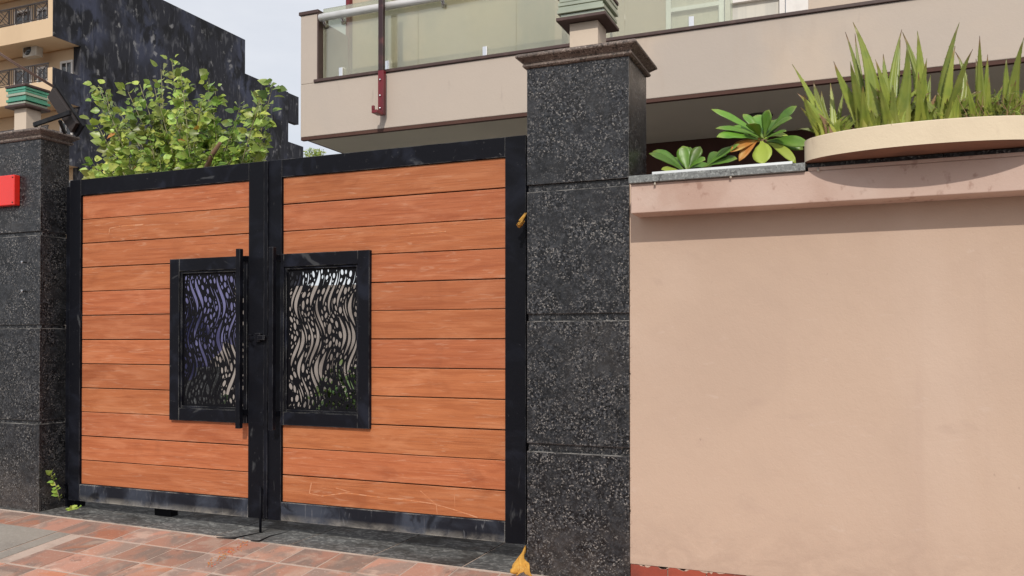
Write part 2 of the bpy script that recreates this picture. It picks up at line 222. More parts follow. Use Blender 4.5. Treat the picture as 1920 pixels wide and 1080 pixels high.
class MB:
    def __init__(s): s.v = []; s.f = []; s.sm = []; s.t = []
    def add(s, vs, fs, smooth=False, t=None):
        b = len(s.v); s.v += [tuple(x) for x in vs]; s.f += [tuple(i + b for i in f) for f in fs]; s.sm += [smooth] * len(fs)
        s.t += (t if t is not None else [0.5] * len(vs)); return s
    def box(s, x0, x1, y0, y1, z0, z1, bev=0.0):
        if x0 > x1: x0, x1 = x1, x0
        if y0 > y1: y0, y1 = y1, y0
        if z0 > z1: z0, z1 = z1, z0
        bm = bmesh.new(); r = bmesh.ops.create_cube(bm, size=1)
        for v in bm.verts: v.co = Vector(((x0 + x1) / 2 + v.co.x * (x1 - x0), (y0 + y1) / 2 + v.co.y * (y1 - y0), (z0 + z1) / 2 + v.co.z * (z1 - z0)))
        if bev: bmesh.ops.bevel(bm, geom=bm.edges[:], offset=bev, segments=2, affect='EDGES', profile=.5)
        bm.verts.index_update(); s.add([v.co for v in bm.verts], [[v.index for v in f.verts] for f in bm.faces]); bm.free(); return s
    def bar(s, a, b, w, h=None, up=Vector((0, 0, 1))):
        a = Vector(a); b = Vector(b); h = h or w; d = (b - a).normalized(); sx = d.cross(up)
        if sx.length < 1e-4: sx = d.cross(Vector((0, 1, 0)))
        sx.normalize(); sy = sx.cross(d)
        vs = [p + sx * i * w / 2 + sy * j * h / 2 for p in (a, b) for i, j in ((-1, -1), (1, -1), (1, 1), (-1, 1))]
        s.add(vs, [(0, 1, 2, 3), (7, 6, 5, 4), (0, 4, 5, 1), (1, 5, 6, 2), (2, 6, 7, 3), (3, 7, 4, 0)]); return s
    def tube(s, pts, rad, n=8, cap=True):
        pts = [Vector(p) for p in pts]; rad = rad if isinstance(rad, (list, tuple)) else [rad] * len(pts)
        vs = []; fs = []; ref = Vector((.3, .5, .8)).normalized()
        for i, p in enumerate(pts):
            d = (pts[min(i + 1, len(pts) - 1)] - pts[max(i - 1, 0)]).normalized(); a = d.cross(ref)
            if a.length < .05: a = d.cross(Vector((1, 0, 0)))
            a.normalize(); b = d.cross(a)
            for k in range(n): vs.append(p + (a * math.cos(2 * math.pi * k / n) + b * math.sin(2 * math.pi * k / n)) * rad[i])
        for i in range(len(pts) - 1):
            for k in range(n): fs.append((i * n + k, i * n + (k + 1) % n, (i + 1) * n + (k + 1) % n, (i + 1) * n + k))
        if cap: fs.append(tuple(reversed(range(n)))); fs.append(tuple((len(pts) - 1) * n + k for k in range(n)))
        s.add(vs, fs, True); return s
    def prism(s, poly, z0, z1):
        n = len(poly); s.add([(x, y, z0) for x, y in poly] + [(x, y, z1) for x, y in poly],
              [tuple(reversed(range(n))), tuple(range(n, 2 * n))] + [(i, (i + 1) % n, n + (i + 1) % n, n + i) for i in range(n)]); return s
    def mesh(s, name, m, off=Vector((0, 0, 0))):
        me = bpy.data.meshes.new(name); me.from_pydata([(x - off.x, y - off.y, z - off.z) for x, y, z in s.v], [], s.f)
        me.polygons.foreach_set('use_smooth', s.sm)
        a = me.attributes.new('t', 'FLOAT', 'POINT'); a.data.foreach_set('value', s.t)
        if m: me.materials.append(m)
        me.update(); return me
    def build(s, name, m, parent=None, kind=None, origin=None):
        base = wloc(parent); off = Vector(origin) if origin is not None else base
        o = bpy.data.objects.new(name, s.mesh(name, m, off)); COL.objects.link(o); o.parent = parent; o.location = off - base
        if kind: o['kind'] = kind
        return o
def B(*a, **k): return MB().box(*a, **k)
def inst(name, me, parent, loc, rot=(0, 0, 0), scale=(1, 1, 1)):
    o = bpy.data.objects.new(name, me); COL.objects.link(o); o.parent = parent; o.location = Vector(loc) - wloc(parent); o.rotation_euler = rot; o.scale = scale; return o

# ================================================================== SETTING: ground
def gz(x, y):
    return -1.30 - .012 * (x + 3.6) - .1 * (4.5 - y)
XL, XR = -9.0, 5.0
m = MB(); ys = [4.497, 1.4]
m.add([(XL, 4.497, gz(XL, 4.497) - .0005), (XR, 4.497, gz(XR, 4.497) - .0005), (XR, 1.4, gz(XR, 1.4) - .0005), (XL, 1.4, gz(XL, 1.4) - .0005)], [(3, 2, 1, 0)])
pave = m.build('pavement', M['grout'], None, 'structure')
road = MB().add([(-400, -400, -1.72), (400, -400, -1.72), (400, 1.39, -1.72), (-400, 1.39, -1.72)], [(0, 1, 2, 3)]).build('road', M['asphalt'], None, 'structure')
MB().box(XL, XR, 1.3, 1.398, -1.9, -1.60, bev=.01).build('kerb', M['concrete'], None, 'structure')
MB().add([(-400, 5.41, -1.31), (400, 5.41, -1.31), (400, 500, -1.31), (-400, 500, -1.31)], [(0, 1, 2, 3)]).build('courtyard_floor', M['concrete'], None, 'structure')
# individual pavers
tw = .27
tmesh = [B(-tw / 2 + .005 + d, tw / 2 - .005 - d * .5, -tw / 2 + .008, tw / 2 - .008 - d, -.012, .006, bev=.0025).mesh('paver', M['tile']) for d in (0, .001, .0015)]
rt = math.atan(.1)
j = 0
y = 4.49 - tw / 2
while y > 2.2:
    x = -7.2 + (0.0 if j % 2 == 0 else .0)
    while x < .4:
        if not (x < -5.02 and 3.68 < y < 4.3):
            inst('paver', rnd.choice(tmesh), pave, (x, y, gz(x, y) - .004 + rnd.uniform(-.0015, .0015)), (rt + rnd.uniform(-.003, .003), R(.69) + rnd.uniform(-.003, .003), 0))
        x += tw
    y -= tw * 1.0; j += 1
# concrete cover set in the paving
m = MB()
def gslab(m, x0, x1, y0, y1, h, t):
    vs = [(x, y, gz(x, y) + hh) for hh in (t, h) for x, y in ((x0, y0), (x1, y0), (x1, y1), (x0, y1))]
    m.add(vs, [(3, 2, 1, 0), (4, 5, 6, 7), (0, 1, 5, 4), (1, 2, 6, 5), (2, 3, 7, 6), (3, 0, 4, 7)])
gslab(m, -7.4, -5.15, 3.70, 4.235, .004, -.02); gslab(m, -5.135, -5.02, 3.70, 4.235, .002, -.02)
m.build('concrete_cover', M['concrete'], pave)
# granite apron under the gate
m = MB()
m.add([(x, y, gz(x, 4.5) + h) for h in (.0015, -.1) for x, y in ((-6.35, 4.502), (-1.2, 4.502), (-1.2, 5.4), (-6.35, 5.4))], [(0, 1, 2, 3), (7, 6, 5, 4), (0, 4, 5, 1), (1, 5, 6, 2), (2, 6, 7, 3), (3, 7, 4, 0)])
apron = m.build('gate_apron', M['grout'], None, 'structure')
xs = [-6.33, -5.85, -5.24, -4.63, -4.02, -3.42, -2.80, -2.19, -1.85]
for a, b in zip(xs, xs[1:]):
    for y0, y1 in ((4.505, 5.05), (5.054, 5.4)):
        mm = MB(); vs = [(x, yy, zz) for zz in (-1.33, -1.295 - .006 * (0)) for x, yy in ((a + .006, y0), (b - .006, y0), (b - .006, y1), (a + .006, y1))]
        vs = [(x, yy, (gz(x, 4.5) + .0 + (.004 if zz > -1.31 else -.03) + rnd.uniform(0, .0008) + .004 * (yy - 4.505))) for x, yy, zz in vs]
        mm.add(vs, [(3, 2, 1, 0), (4, 5, 6, 7), (0, 1, 5, 4), (1, 2, 6, 5), (2, 3, 7, 6), (3, 0, 4, 7)])
        mm.build('granite_slab', M['apron'], apron)

# ================================================================== gate pillars
DP = 4.54
def pillar(x0, x1, depth, ztop, joints, label, zb, capo=.05):
    t = thing('gate_pillar', ((x0 + x1) / 2, DP + depth / 2, zb), label, 'pillar', 'granite pillars either side of the gate')
    B(x0 + .022, x1 - .022, DP + .022, DP + depth - .02, zb, ztop).build('core', M['granite_rough'], t)
    edges = [zb] + sorted([z for jn in joints for z in jn]) + [ztop]
    for i in range(0, len(edges), 2):
        a, b = edges[i], edges[i + 1]
        B(x0, x1, DP, DP + .02, a, b, bev=.0025).build('granite_panel', M['granite'], t)
        B(x1 - .02, x1 - .002, DP + .022, DP + depth, a, b, bev=.0025).build('granite_panel', M['granite'], t)
        B(x0 + .002, x0 + .02, DP + .022, DP + depth, a, b, bev=.0025).build('granite_panel', M['granite'], t)
        if b < ztop - .01:  # recessed band and mortar line on the lower edge
            B(x0 + .004, x1 - .004, DP + .0185, DP + .0215, b + .002, edges[i + 2] - .002).build('joint_band', M['granite'], t)
            B(x1 - .018, x1 - .008, DP + .024, DP + depth - .02, b + .002, edges[i + 2] - .002).build('joint_band', M['granite'], t)
            m = MB().box(x0 + .001, x1 - .001, DP + .0015, DP + .018, b, b + .003).box(x1 - .017, x1 - .0035, DP + .022, DP + depth, b, b + .003)
            m.build('mortar_line', M['white_joint'], t)
    # moulded cap: profile swept round the four sides
    h = .075; prof = [(0, 0), (.012, .002), (.02, .010), (.02, .018), (.012, .024), (.016, .030), (.03, .040), (.043, .050), (.05, .053), (.053, .060), (.05, .070), (.044, .075)]
    m = MB(); vs = []
    for o, z in prof: vs += [(x0 - o, DP - o, ztop + z), (x1 + o, DP - o, ztop + z), (x1 + o, DP + depth + o, ztop + z), (x0 - o, DP + depth + o, ztop + z)]
    n = len(prof); fs = [(i * 4 + k, i * 4 + (k + 1) % 4, (i + 1) * 4 + (k + 1) % 4, (i + 1) * 4 + k) for i in range(n - 1) for k in range(4)]
    fs += [(3, 2, 1, 0), tuple((n - 1) * 4 + k for k in range(4))]
    m.add(vs, fs); m.build('moulded_cap', M['cap'], t)
    return t
RP0, RP1 = -1.797, -1.198
pillar(RP0, RP1, .41, 1.565, [(.853, .897), (.115, .159), (-.627, -.577)], 'black granite pillar between the right gate leaf and the peach wall', -1.42)
pillar(-6.34, -5.72, .25, 1.525, [(.80, .833), (.10, .13), (-.62, -.59)], 'black granite pillar left of the gate carrying the red box', -1.32)

# pillar lamps with stacked glass
def lamp(cx, cy, z, hw, hs, stem_h, label, gm):
    t = thing('pillar_lamp', (cx, cy, z), label, 'lamp', 'glass stack lamps on the gate pillars')
    B(cx - hw, cx + hw, cy - hw, cy + hw, z, z + stem_h, bev=.003).build('stem', M['stem_stone'], t)
    B(cx - hs - .012, cx + hs + .012, cy - hs - .012, cy + hs + .012, z + stem_h + .001, z + stem_h + .022, bev=.004).build('plate', M['plate_brown'], t)
    zz = z + stem_h + .0235
    for i in range(6):
        dx = rnd.uniform(-.005, .005); dy = rnd.uniform(-.005, .005); s = hs + (.006 if i % 2 else -.004) + rnd.uniform(-.002, .002)
        B(cx - s + dx, cx + s + dx, cy - s + dy, cy + s + dy, zz, zz + .0195, bev=.002).build('glass_slab', gm if i % 3 else M['slab_glass_pale'], t)
        zz += .0215
    B(cx - hs + .03, cx + hs - .03, cy - hs + .03, cy + hs - .03, z + stem_h + .0225, zz - .003).build('core', M['plate_brown'], t)
    if gm is not M['slab_glass_pale']: hh = .02
    B(cx - hs - .01, cx + hs + .01, cy - hs - .01, cy + hs + .01, zz, zz + .02, bev=.004).build('top_plate', M['plate_brown'], t)
lamp(-1.495, 4.745, 1.641, .085, .135, .195, 'glass stack lamp on the right pillar in front of the balcony', M['slab_glass_pale'])
lamp(-6.01, 4.655, 1.601, .065, .10, .195, 'green glass stack lamp on the left pillar in front of far balconies', M['slab_glass'])

# ================================================================== the gate
D = 4.70
GT, GB = 1.23, -1.20; BT, BB = 1.11, -1.075; pitch = (BT - BB) / 12
def lattice(x0, x1, z0, z1, seed, mir):
    r = random.Random(seed); W, H = x1 - x0, z1 - z0
    circ = []; holes = []
    def flow(y, ph=0): return .034 * math.sin(2 * math.pi * y / .42 + ph)
    def ok(cs, gap):
        for (x, y, q) in cs:
            if x - q < .006 or x + q > W - .006 or y - q < .006 or y + q > H - .006: return False
        if circ:
            A = np.array(circ)
            for (x, y, q) in cs:
                if np.min(np.hypot(A[:, 0] - x, A[:, 1] - y) - A[:, 2]) < q + gap: return False
        return True
    def sliver(xc, yc, ln, wd, ph):
        n = 15; c = []; poly_l = []; poly_r = []
        for i in range(n):
            t = i / (n - 1); yy = yc + (t - .5) * ln; xx = xc + flow(yy, ph) - flow(yc, ph) * 0; q = max(.0006, wd * .5 * math.sin(math.pi * t) ** .75)
            c.append((xx, yy, q)); poly_l.append((xx - q, yy)); poly_r.append((xx + q, yy))
        return c, poly_l + poly_r[::-1]
    def ell(xc, yc, a, b, ang):
        c = []; n = 7
        for i in range(n):
            s = (i / (n - 1) - .5) * 2 * (a - b * .6); q = b * math.sqrt(max(.05, 1 - (s / a) ** 2)); c.append((xc + math.sin(ang) * s, yc + math.cos(ang) * s, q))
        N = 14 if a > .02 else 9
        p = [(xc + math.sin(ang) * a * math.cos(k * 2 * math.pi / N) + math.cos(ang) * b * math.sin(k * 2 * math.pi / N), yc + math.cos(ang) * a * math.cos(k * 2 * math.pi / N) - math.sin(ang) * b * math.sin(k * 2 * math.pi / N)) for k in range(N)]
        return c, p
    def put(cp, gap):
        if ok(cp[0], gap): circ.extend(cp[0]); holes.append(cp[1]); return True
    # big ellipse clusters, repeated with the pattern's vertical period
    for base in (.02, .44, .86):
        for (fx, fy, a, b, an) in ((.60, .10, .040, .017, .05), (.70, .13, .026, .012, -.3), (.55, .19, .022, .012, .3), (.66, .03, .020, .011, .1), (.56, .02, .018, .011, .4), (.22, .26, .034, .013, .05), (.30, .20, .018, .010, .3), (.10, .12, .028, .012, -.2), (.06, .05, .018, .010, 0)):
            put(ell(fx * W, fy + base, a * .92, b * .92, an), .004)
    for k in range(420):
        wd = (r.uniform(.017, .034) if k < 160 else r.uniform(.005, .013)); ln = r.uniform(.2, .32) if k < 160 else r.uniform(.08, .24)
        put(sliver(r.uniform(.0, W), r.uniform(.05, H), ln, wd, .6 + r.uniform(-.2, .2)), .0045)
    for k in range(3600):
        f = k / 3600; a = .017 * (1 - f) ** 1.2 + .0045 + r.uniform(0, .004); b = a * r.uniform(.42, .62)
        xc, yc = r.uniform(0, W), r.uniform(0, H)
        put(ell(xc, yc, a, b, math.atan2(-math.cos(2 * math.pi * yc / .42 + .6) * .5, 1) * -1 + r.uniform(-.25, .25)), .0032)
    cu = bpy.data.curves.new('lattice', 'CURVE'); cu.dimensions = '2D'; cu.fill_mode = 'BOTH'; cu.extrude = .0022
    def spl(p):
        s = cu.splines.new('POLY'); s.points.add(len(p) - 1)
        for i, (a, b) in enumerate(p): s.points[i].co = (a, b, 0, 1)
        s.use_cyclic_u = True
    spl([(0, 0), (W, 0), (W, H), (0, H)])
    for h in holes: spl([((W - a) if mir else a, b) for a, b in h])
    co = bpy.data.objects.new('tmp', cu); COL.objects.link(co); dg = bpy.context.evaluated_depsgraph_get(); dg.update()
    me = bpy.data.meshes.new_from_object(co.evaluated_get(dg)); bpy.data.objects.remove(co); bpy.data.curves.remove(cu)
    me.materials.clear(); me.materials.append(M['lattice'])
    me.transform(Matrix.Translation((0, 0, 0)) @ Matrix.Rotation(R(90), 4, 'X')); me.name = 'lattice_panel'
    return me

def leaf_gate(x0, x1, left, gx0, gx1, label, wl, wr):
    t = thing('gate_leaf', ((x0 + x1) / 2, D, GB), label, 'gate', 'two leaves of the wooden gate')
    # stiles and rails (front face y = D)
    B(x0, x0 + wl, D, D + .055, GB, GT, bev=.003).build('stile', M['metal'], t)
    B(x1 - wr, x1, D, D + .055, GB, GT, bev=.003).build('stile', M['metal'], t)
    B(x0 + wl + .0005, x1 - wr - .0005, D + .002, D + .053, BT, GT, bev=.003).build('top_rail', M['metal_dusty'], t)
    B(x0 + wl + .0005, x1 - wr - .0005, D + .002, D + .053, GB, BB, bev=.003).build('bottom_rail', M['metal_low'], t)
    bx0, bx1 = x0 + wl + .004, x1 - wr - .004
    gz0, gz1 = -.557, .590
    for k in range(12):
        zt = BT - .003 - k * pitch; zb = zt - pitch + .006
        a, b = bx0, bx1
        if zt < gz1 + .04 and zb > gz0 - .04:
            if left: b = gx0 + .03
            else: a = gx1 - .03
        dz = rnd.uniform(-.0012, .0012)
        B(a, b, D + .017 + rnd.uniform(-.001, .001), D + .038, zb + dz, zt + dz, bev=.003).build('board', M['wood'], t, origin=((a + b) / 2, D + .03, (zt + zb) / 2))
    # a black backing seen in the joints
    m = MB()
    for k in range(1, 12):
        zt = BT - k * pitch
        a, b = bx0, bx1
        if gz0 + .02 < zt < gz1 - .02:
            if left: b = gx0 + .03
            else: a = gx1 - .03
        m.box(a, b, D + .0385, D + .05, zt - .02, zt + .02)
    m.build('backing_strip', M['lattice'], t)
    # lattice window: outer frame standing proud, inner bead
    fw = .088; f0 = D - .012
    fl, fr_ = (fw, .024) if left else (.024, fw)
    m = MB(); m.box(gx0, gx0 + fl, f0, D + .045, gz0, gz1, bev=.003); m.box(gx1 - fr_, gx1, f0, D + .045, gz0, gz1, bev=.003)
    m.box(gx0 + fl + .0004, gx1 - fr_ - .0004, f0 + .001, D + .044, gz1 - fw, gz1, bev=.003); m.box(gx0 + fl + .0004, gx1 - fr_ - .0004, f0 + .001, D + .044, gz0, gz0 + fw, bev=.003)
    m.build('window_frame', M['metal_dusty'], t)
    ix0, ix1, iz0, iz1 = gx0 + fl, gx1 - fr_, gz0 + fw, gz1 - fw
    m = MB(); b = .016
    m.box(ix0 + .001, ix0 + b, f0 + .012, D + .03, iz0 + .001, iz1 - .001, bev=.002); m.box(ix1 - b, ix1 - .001, f0 + .012, D + .03, iz0 + .001, iz1 - .001, bev=.002)
    m.box(ix0 + b, ix1 - b, f0 + .013, D + .03, iz1 - b, iz1 - .001, bev=.002); m.box(ix0 + b, ix1 - b, f0 + .013, D + .03, iz0 + .001, iz0 + b, bev=.002)
    m.build('window_bead', M['metal_dusty'], t)
    me = lattice(ix0 + b - .002, ix1 - b + .002, iz0 + b - .002, iz1 - b + .002, 3 if left else 5, left)
    inst('lattice_panel', me, t, (ix0 + b - .002, D + .02, iz0 + b - .002))
    # pull handle
    hx = x1 - wr - .012 if left else x0 + wl - .012
    h = B(hx - .018, hx + .018, D - .095, D - .06, -.585, .63, bev=.003).build('handle', M['metal'], t)
    for z in (-.50, .545):
        B(hx - .013, hx + .013, D - .0595, D - .0005, z, z + .04, bev=.002).build('handle_bracket', M['metal'], h)
    return t
LX0, LX1 = -5.607, -3.782; RX0, RX1 = -3.772, -1.868
gl = leaf_gate(LX0, LX1, True, -4.603, -3.915, 'narrower looking left gate leaf of orange boards beside the shrub', .112, .13)
gr = leaf_gate(RX0, RX1, False, -3.634, -2.941, 'right gate leaf of orange boards with scratched lowest board, next to the tall pillar', .134, .134)
B(-5.716, -5.612, D + .06, D + .16, -1.29, 1.2, bev=.003).build('hinge_post', M['metal'], gl)
B(-1.862, -1.800, D + .03, D + .13, -1.31, 1.2, bev=.003).build('hinge_post', M['metal'], gr)
# overlap cover strip, lock, drop bolt
MB().box(-3.772, -3.742, D - .012, D - .001, GB + .01, GT - .004, bev=.003).build('meeting_strip', M['metal'], gr)
t = gl
m = MB().box(-3.835, -3.79, D - .03, D - .0, .0, .06, bev=.004); m.tube([(-3.845, D - .035, .045), (-3.865, D - .05, .05), (-3.868, D - .052, .02), (-3.85, D - .045, 0)], .007)
m.box(-3.80, -3.74, D - .045, D - .03, .012, .045, bev=.004); m.build('latch', M['metal'], t)
MB().tube([(-3.79, D - .018, -.98), (-3.79, D - .018, -1.285)], .009).build('drop_bolt', M['metal'], t)
m = MB()
for xx in (-4.87,): B(xx, xx + .16, D + .12, D + .19, -1.285, -1.22, bev=.004).build('dark_block', M['lattice'], gl)  # small dark block on the floor behind the left leaf
# pale paint scuffs on the boards: thin dried mortar ridges
def scuff(pts, Y, parent, w=.006, c='paint'):
    m = MB()
    for i in range(len(pts) - 1):
        a = at(*pts[i], Y); b = at(*pts[i + 1], Y); m.bar(a, b, .001, w * rnd.uniform(.5, 1.2), up=Vector((0, 0, 1)))
    m.build('mortar_smear', M['smear'], parent)
M['smear'] = mat('dried mortar smear', (.56, .27, .15), [((.5, .17, .06), 30, .4, .6, I3, .95)], rough=.85)
scuff([(584, 905), (580, 925), (604, 930), (650, 924), (700, 931), (760, 937), (810, 944), (850, 955), (895, 970)], D + .0165, gr)
scuff([(788, 920), (806, 936), (818, 946), (820, 965)], D + .0165, gr, .004); scuff([(852, 922), (853, 950)], D + .0165, gr, .003)
scuff([(630, 915), (655, 922)], D + .0165, gr, .004)
scuff([(204, 440), (206, 428), (228, 424), (269, 421)], D + .0165, gl, .009); scuff([(770, 438), (800, 437), (836, 434)], D + .0165, gr, .007)

# ================================================================== peach boundary wall to the right
WX0, WX1 = RP1 + .003, 5.0; DF = 4.37
wall = thing('boundary_wall', (0.0, DP + .1, -1.42), 'long peach plastered wall right of the tall pillar', 'wall')
B(WX0, WX1, DP + .004, DP + .21, -1.205, .90).build('wall_body', M['plaster'], wall)
B(WX0, WX1, DP + .012, DP + .2, -1.5, -1.206).build('plinth', M['grout'], wall)
x = WX0 + .003
while x < 1.2:
    B(x, x + .2, DP + .0, DP + .0115, -1.45, -1.206 - rnd.uniform(.0, .004), bev=.0015).build('skirting_tile', M['skirt'], wall); x += .205
B(1.2, WX1, DP + .0, DP + .0115, -1.45, -1.207).build('skirting', M['skirt'], wall)
LE = at(1183, 370, DF).x
B(LE, WX1, DF, DP + .003, .674, .828, bev=.004).build('ledge', M['plaster_fascia'], wall)
x = LE - .008
for wd in (.88, .6, 1.2, 1.2, 1.2, 1.1):
    x2 = min(x + wd, WX1)
    B(x, x2 - .003, DF - .022 if x < -.5 else DF + .012, DP + .23, .829 if x < -.5 else .847, .868, bev=.003).build('coping_slab', M['coping'] if x < -.5 else M['granite'], wall); x = x2
B(-.262, WX1, DF + .0, DP + .2, .8285, .846, bev=.002).build('ledge_top', M['plaster_fascia'], wall)
# ragged plaster edges: thin flakes near skirting and pillar
m = MB()
for k in range(34):
    zz = rnd.uniform(-1.2, .5); a = rnd.uniform(.004, .018)
    xx = WX0 + .001; m.add([(xx, DP - .0006, zz), (xx + rnd.uniform(.002, .007), DP - .0006, zz + a * .3), (xx + rnd.uniform(.001, .005), DP - .0006, zz + a), (xx, DP - .0006, zz + a)], [(0, 1, 2, 3)])
for k in range(26):
    xx = WX0 + rnd.uniform(0, 1.6); a = rnd.uniform(.01, .06)
    m.add([(xx, DP - .001, -1.2055), (xx + a, DP - .001, -1.2055), (xx + a * .7, DP - .001, -1.2055 - rnd.uniform(.003, .012)), (xx + a * .3, DP - .001, -1.2055 - rnd.uniform(.003, .012))], [(3, 2, 1, 0)])
m.build('plaster_flake', M['plaster'], wall, 'stuff')
for (u, v) in ((1228, 343), (1370, 330), (1534, 317)):
    p = at(u, v, DF - .012)
    MB().tube([p + Vector((0, .012, .006)), p, p + Vector((0, -.006, -.012))], [.004, .005, .006]).build('bolt_head', M['ac_white'], wall)
st = B(LE + .11, -.335, DF + .01, DF + .05, .869, .886, bev=.001).build('metal_strip', M['alu']); tag(st, 'thin silver metal strip lying along the grey coping', 'metal strip')

# soil trough behind the wall
bed = thing('planting_trough', (-.5, 4.92, .5), 'dark soil trough behind the wall holding the two leafy rosettes', 'trough')
m = MB(); m.box(-1.15, 1.9, 4.775, 4.8, .45, .83); m.box(-1.15, 1.9, 5.15, 5.18, .45, .83); m.box(-1.15, -1.12, 4.8, 5.15, .45, .83); m.box(1.87, 1.9, 4.8, 5.15, .45, .83); m.box(-1.12, 1.87, 4.8, 5.15, .45, .5)
m.build('trough_sides', M['concrete'], bed); B(-1.119, 1.869, 4.801, 5.149, .501, .80).build('soil', M['soil'], bed)

# ================================================================== planter on the wall
PC = Vector((.25, 4.395, .87)); PA, PB_, PH = .53, .225, .108
pl = thing('oval_planter', PC, 'cream oval planter overhanging the top of the peach wall', 'planter')
n = 96
def ring_mesh(rings, flatcap=False):
    m = MB(); vs = []
    for z, s in rings:
        for k in range(n):
            a = 2 * math.pi * k / n; vs.append((PC.x + PA * s * math.cos(a), PC.y + (PB_ - (1 - s) * PA * .6) * math.sin(a), PC.z + z))
    m.add(vs, [(i * n + k, i * n + (k + 1) % n, (i + 1) * n + (k + 1) % n, (i + 1) * n + k) for i in range(len(rings) - 1) for k in range(n)], True)
    if flatcap: m.add([vs[k] for k in range(n)], [tuple(reversed(range(n)))], False)
    return m
m = ring_mesh([(.003, .999), (PH - .004, .999)])
for rr in ([(PH - .004, .999), (PH - .001, .996), (PH, .99)], [(PH, .99), (PH, .93)], [(PH, .93), (PH - .035, .92)]):
    q = ring_mesh(rr); m.add(q.v, q.f, True)
m.build('bowl', M['planter'], pl)
ring_mesh([(0, .985), (.003, .999)], True).build('underside', M['underside'], pl)
m = MB(); vs = [(PC.x, PC.y, PC.z + PH - .03)] + [(PC.x + PA * .925 * math.cos(2 * math.pi * k / n), PC.y + (PB_ - .04) * math.sin(2 * math.pi * k / n), PC.z + PH - .032) for k in range(n)]
m.add(vs, [(0, 1 + k, 1 + (k + 1) % n) for k in range(n)]); m.build('soil', M['soil'], pl)

# ================================================================== leaves and plants
def blade(m, base, tip, width, bulge, side=None, thick=.25, n=9, prof=None, facing=None, cup=.35):
    """a fleshy tapering blade from base to tip, bent by `bulge` (vector)"""
    base, tip, bulge = Vector(base), Vector(tip), Vector(bulge)
    ln = (tip - base).length; c1 = base + (tip - base) * .45 + bulge
    face = Vector(facing) if facing is not None else Vector((0, -1, .3)); vs = []; fs = []; ts = []
    for i in range(n + 1):
        t = i / n; p = base * (1 - t) ** 2 + c1 * 2 * t * (1 - t) + tip * t * t
        d = ((c1 - base) * (1 - t) + (tip - c1) * t).normalized()
        s = d.cross(face); s = s.normalized() if s.length > .05 else Vector((1, 0, 0)); nrm = s.cross(d).normalized()
        w_ = width * (prof(t) if prof else (1 - t) ** .85 * (.78 + .5 * min(t * 4, 1) * (1 - t) ** .5)) * .5 + .0006
        th = w_ * thick
        for a, b in ((-1, cup * w_), (-.5, -.1 * w_), (0, -.28 * w_), (.5, -.1 * w_), (1, cup * w_), (.45, th * 1.0 + .4 * cup * w_ * 0), (0, th * 1.25), (-.45, th)):
            # front side is +nrm: shallow channel, convex rear
            off = (b if a in (-1, 1) and abs(b) == abs(cup * w_) else None)
            vs.append(p + s * a * w_ + nrm * (b * (1 if off is not None else -1) * (-1 if False else 1) if off is not None else -b))
            ts.append(t)
    k = 8
    # ring order: edge -1, channel..., edge +1, back...
    for i in range(n):
        for q in range(k): fs.append((i * k + q, i * k + (q + 1) % k, (i + 1) * k + (q + 1) % k, (i + 1) * k + q))
    fs.append(tuple(reversed(range(k)))); fs.append(tuple(n * k + q for q in range(k)))
    m.add(vs, fs, True, ts)

def aloe_leaf(parent, base, tip, width, bulge, dry=False):
    m = MB(); base = Vector(base); tip = Vector(tip); bulge = Vector(bulge); n = 9; k = 6; vs = []; fs = []; ts = []
    c1 = base + (tip - base) * .5 + bulge; face = Vector((rnd.uniform(-.3, .3), -1, .2))
    for i in range(n + 1):
        t = i / n; p = base * (1 - t) ** 2 + c1 * 2 * t * (1 - t) + tip * t * t
        d = ((c1 - base) * (1 - t) + (tip - c1) * t).normalized(); s = d.cross(face).normalized(); nr = s.cross(d).normalized()
        if nr.y > 0: nr = -nr
        w_ = width * .74 * ((1 - t) ** .98 * (.9 + .25 * math.sin(min(1, t * 3) * math.pi))) + .0009
        for a, b in ((-1, .42), (-.35, .0), (.35, .0), (1, .42), (.5, -.38), (-.5, -.38)):
            vs.append(p + s * a * w_ + nr * b * w_ * (1 if b > 0 else 1)); ts.append(t)
    for i in range(n):
        for q in range(k): fs.append((i * k + q, i * k + (q + 1) % k, (i + 1) * k + (q + 1) % k, (i + 1) * k + q))
    fs.append(tuple(reversed(range(k)))); fs.append(tuple(n * k + q for q in range(k)))
    # edge thorns
    for e in (0, 3):
        for i in range(1, n - 1):
            for h in (0, .5):
                a = Vector(vs[i * k + e]).lerp(Vector(vs[(i + 1) * k + e]), h); b = Vector(vs[i * k + (3 - e)]); o = (a - b).normalized()
                up = (tip - base).normalized(); j = len(vs); vs += [a - up * .0022, a + up * .0022, a + o * .0042 + up * .002]; ts += [.7] * 3; fs.append((j, j + 1, j + 2))
    m.add(vs, fs, True, ts); m.build('leaf', M['aloe_dry'] if dry else M['aloe'], parent)

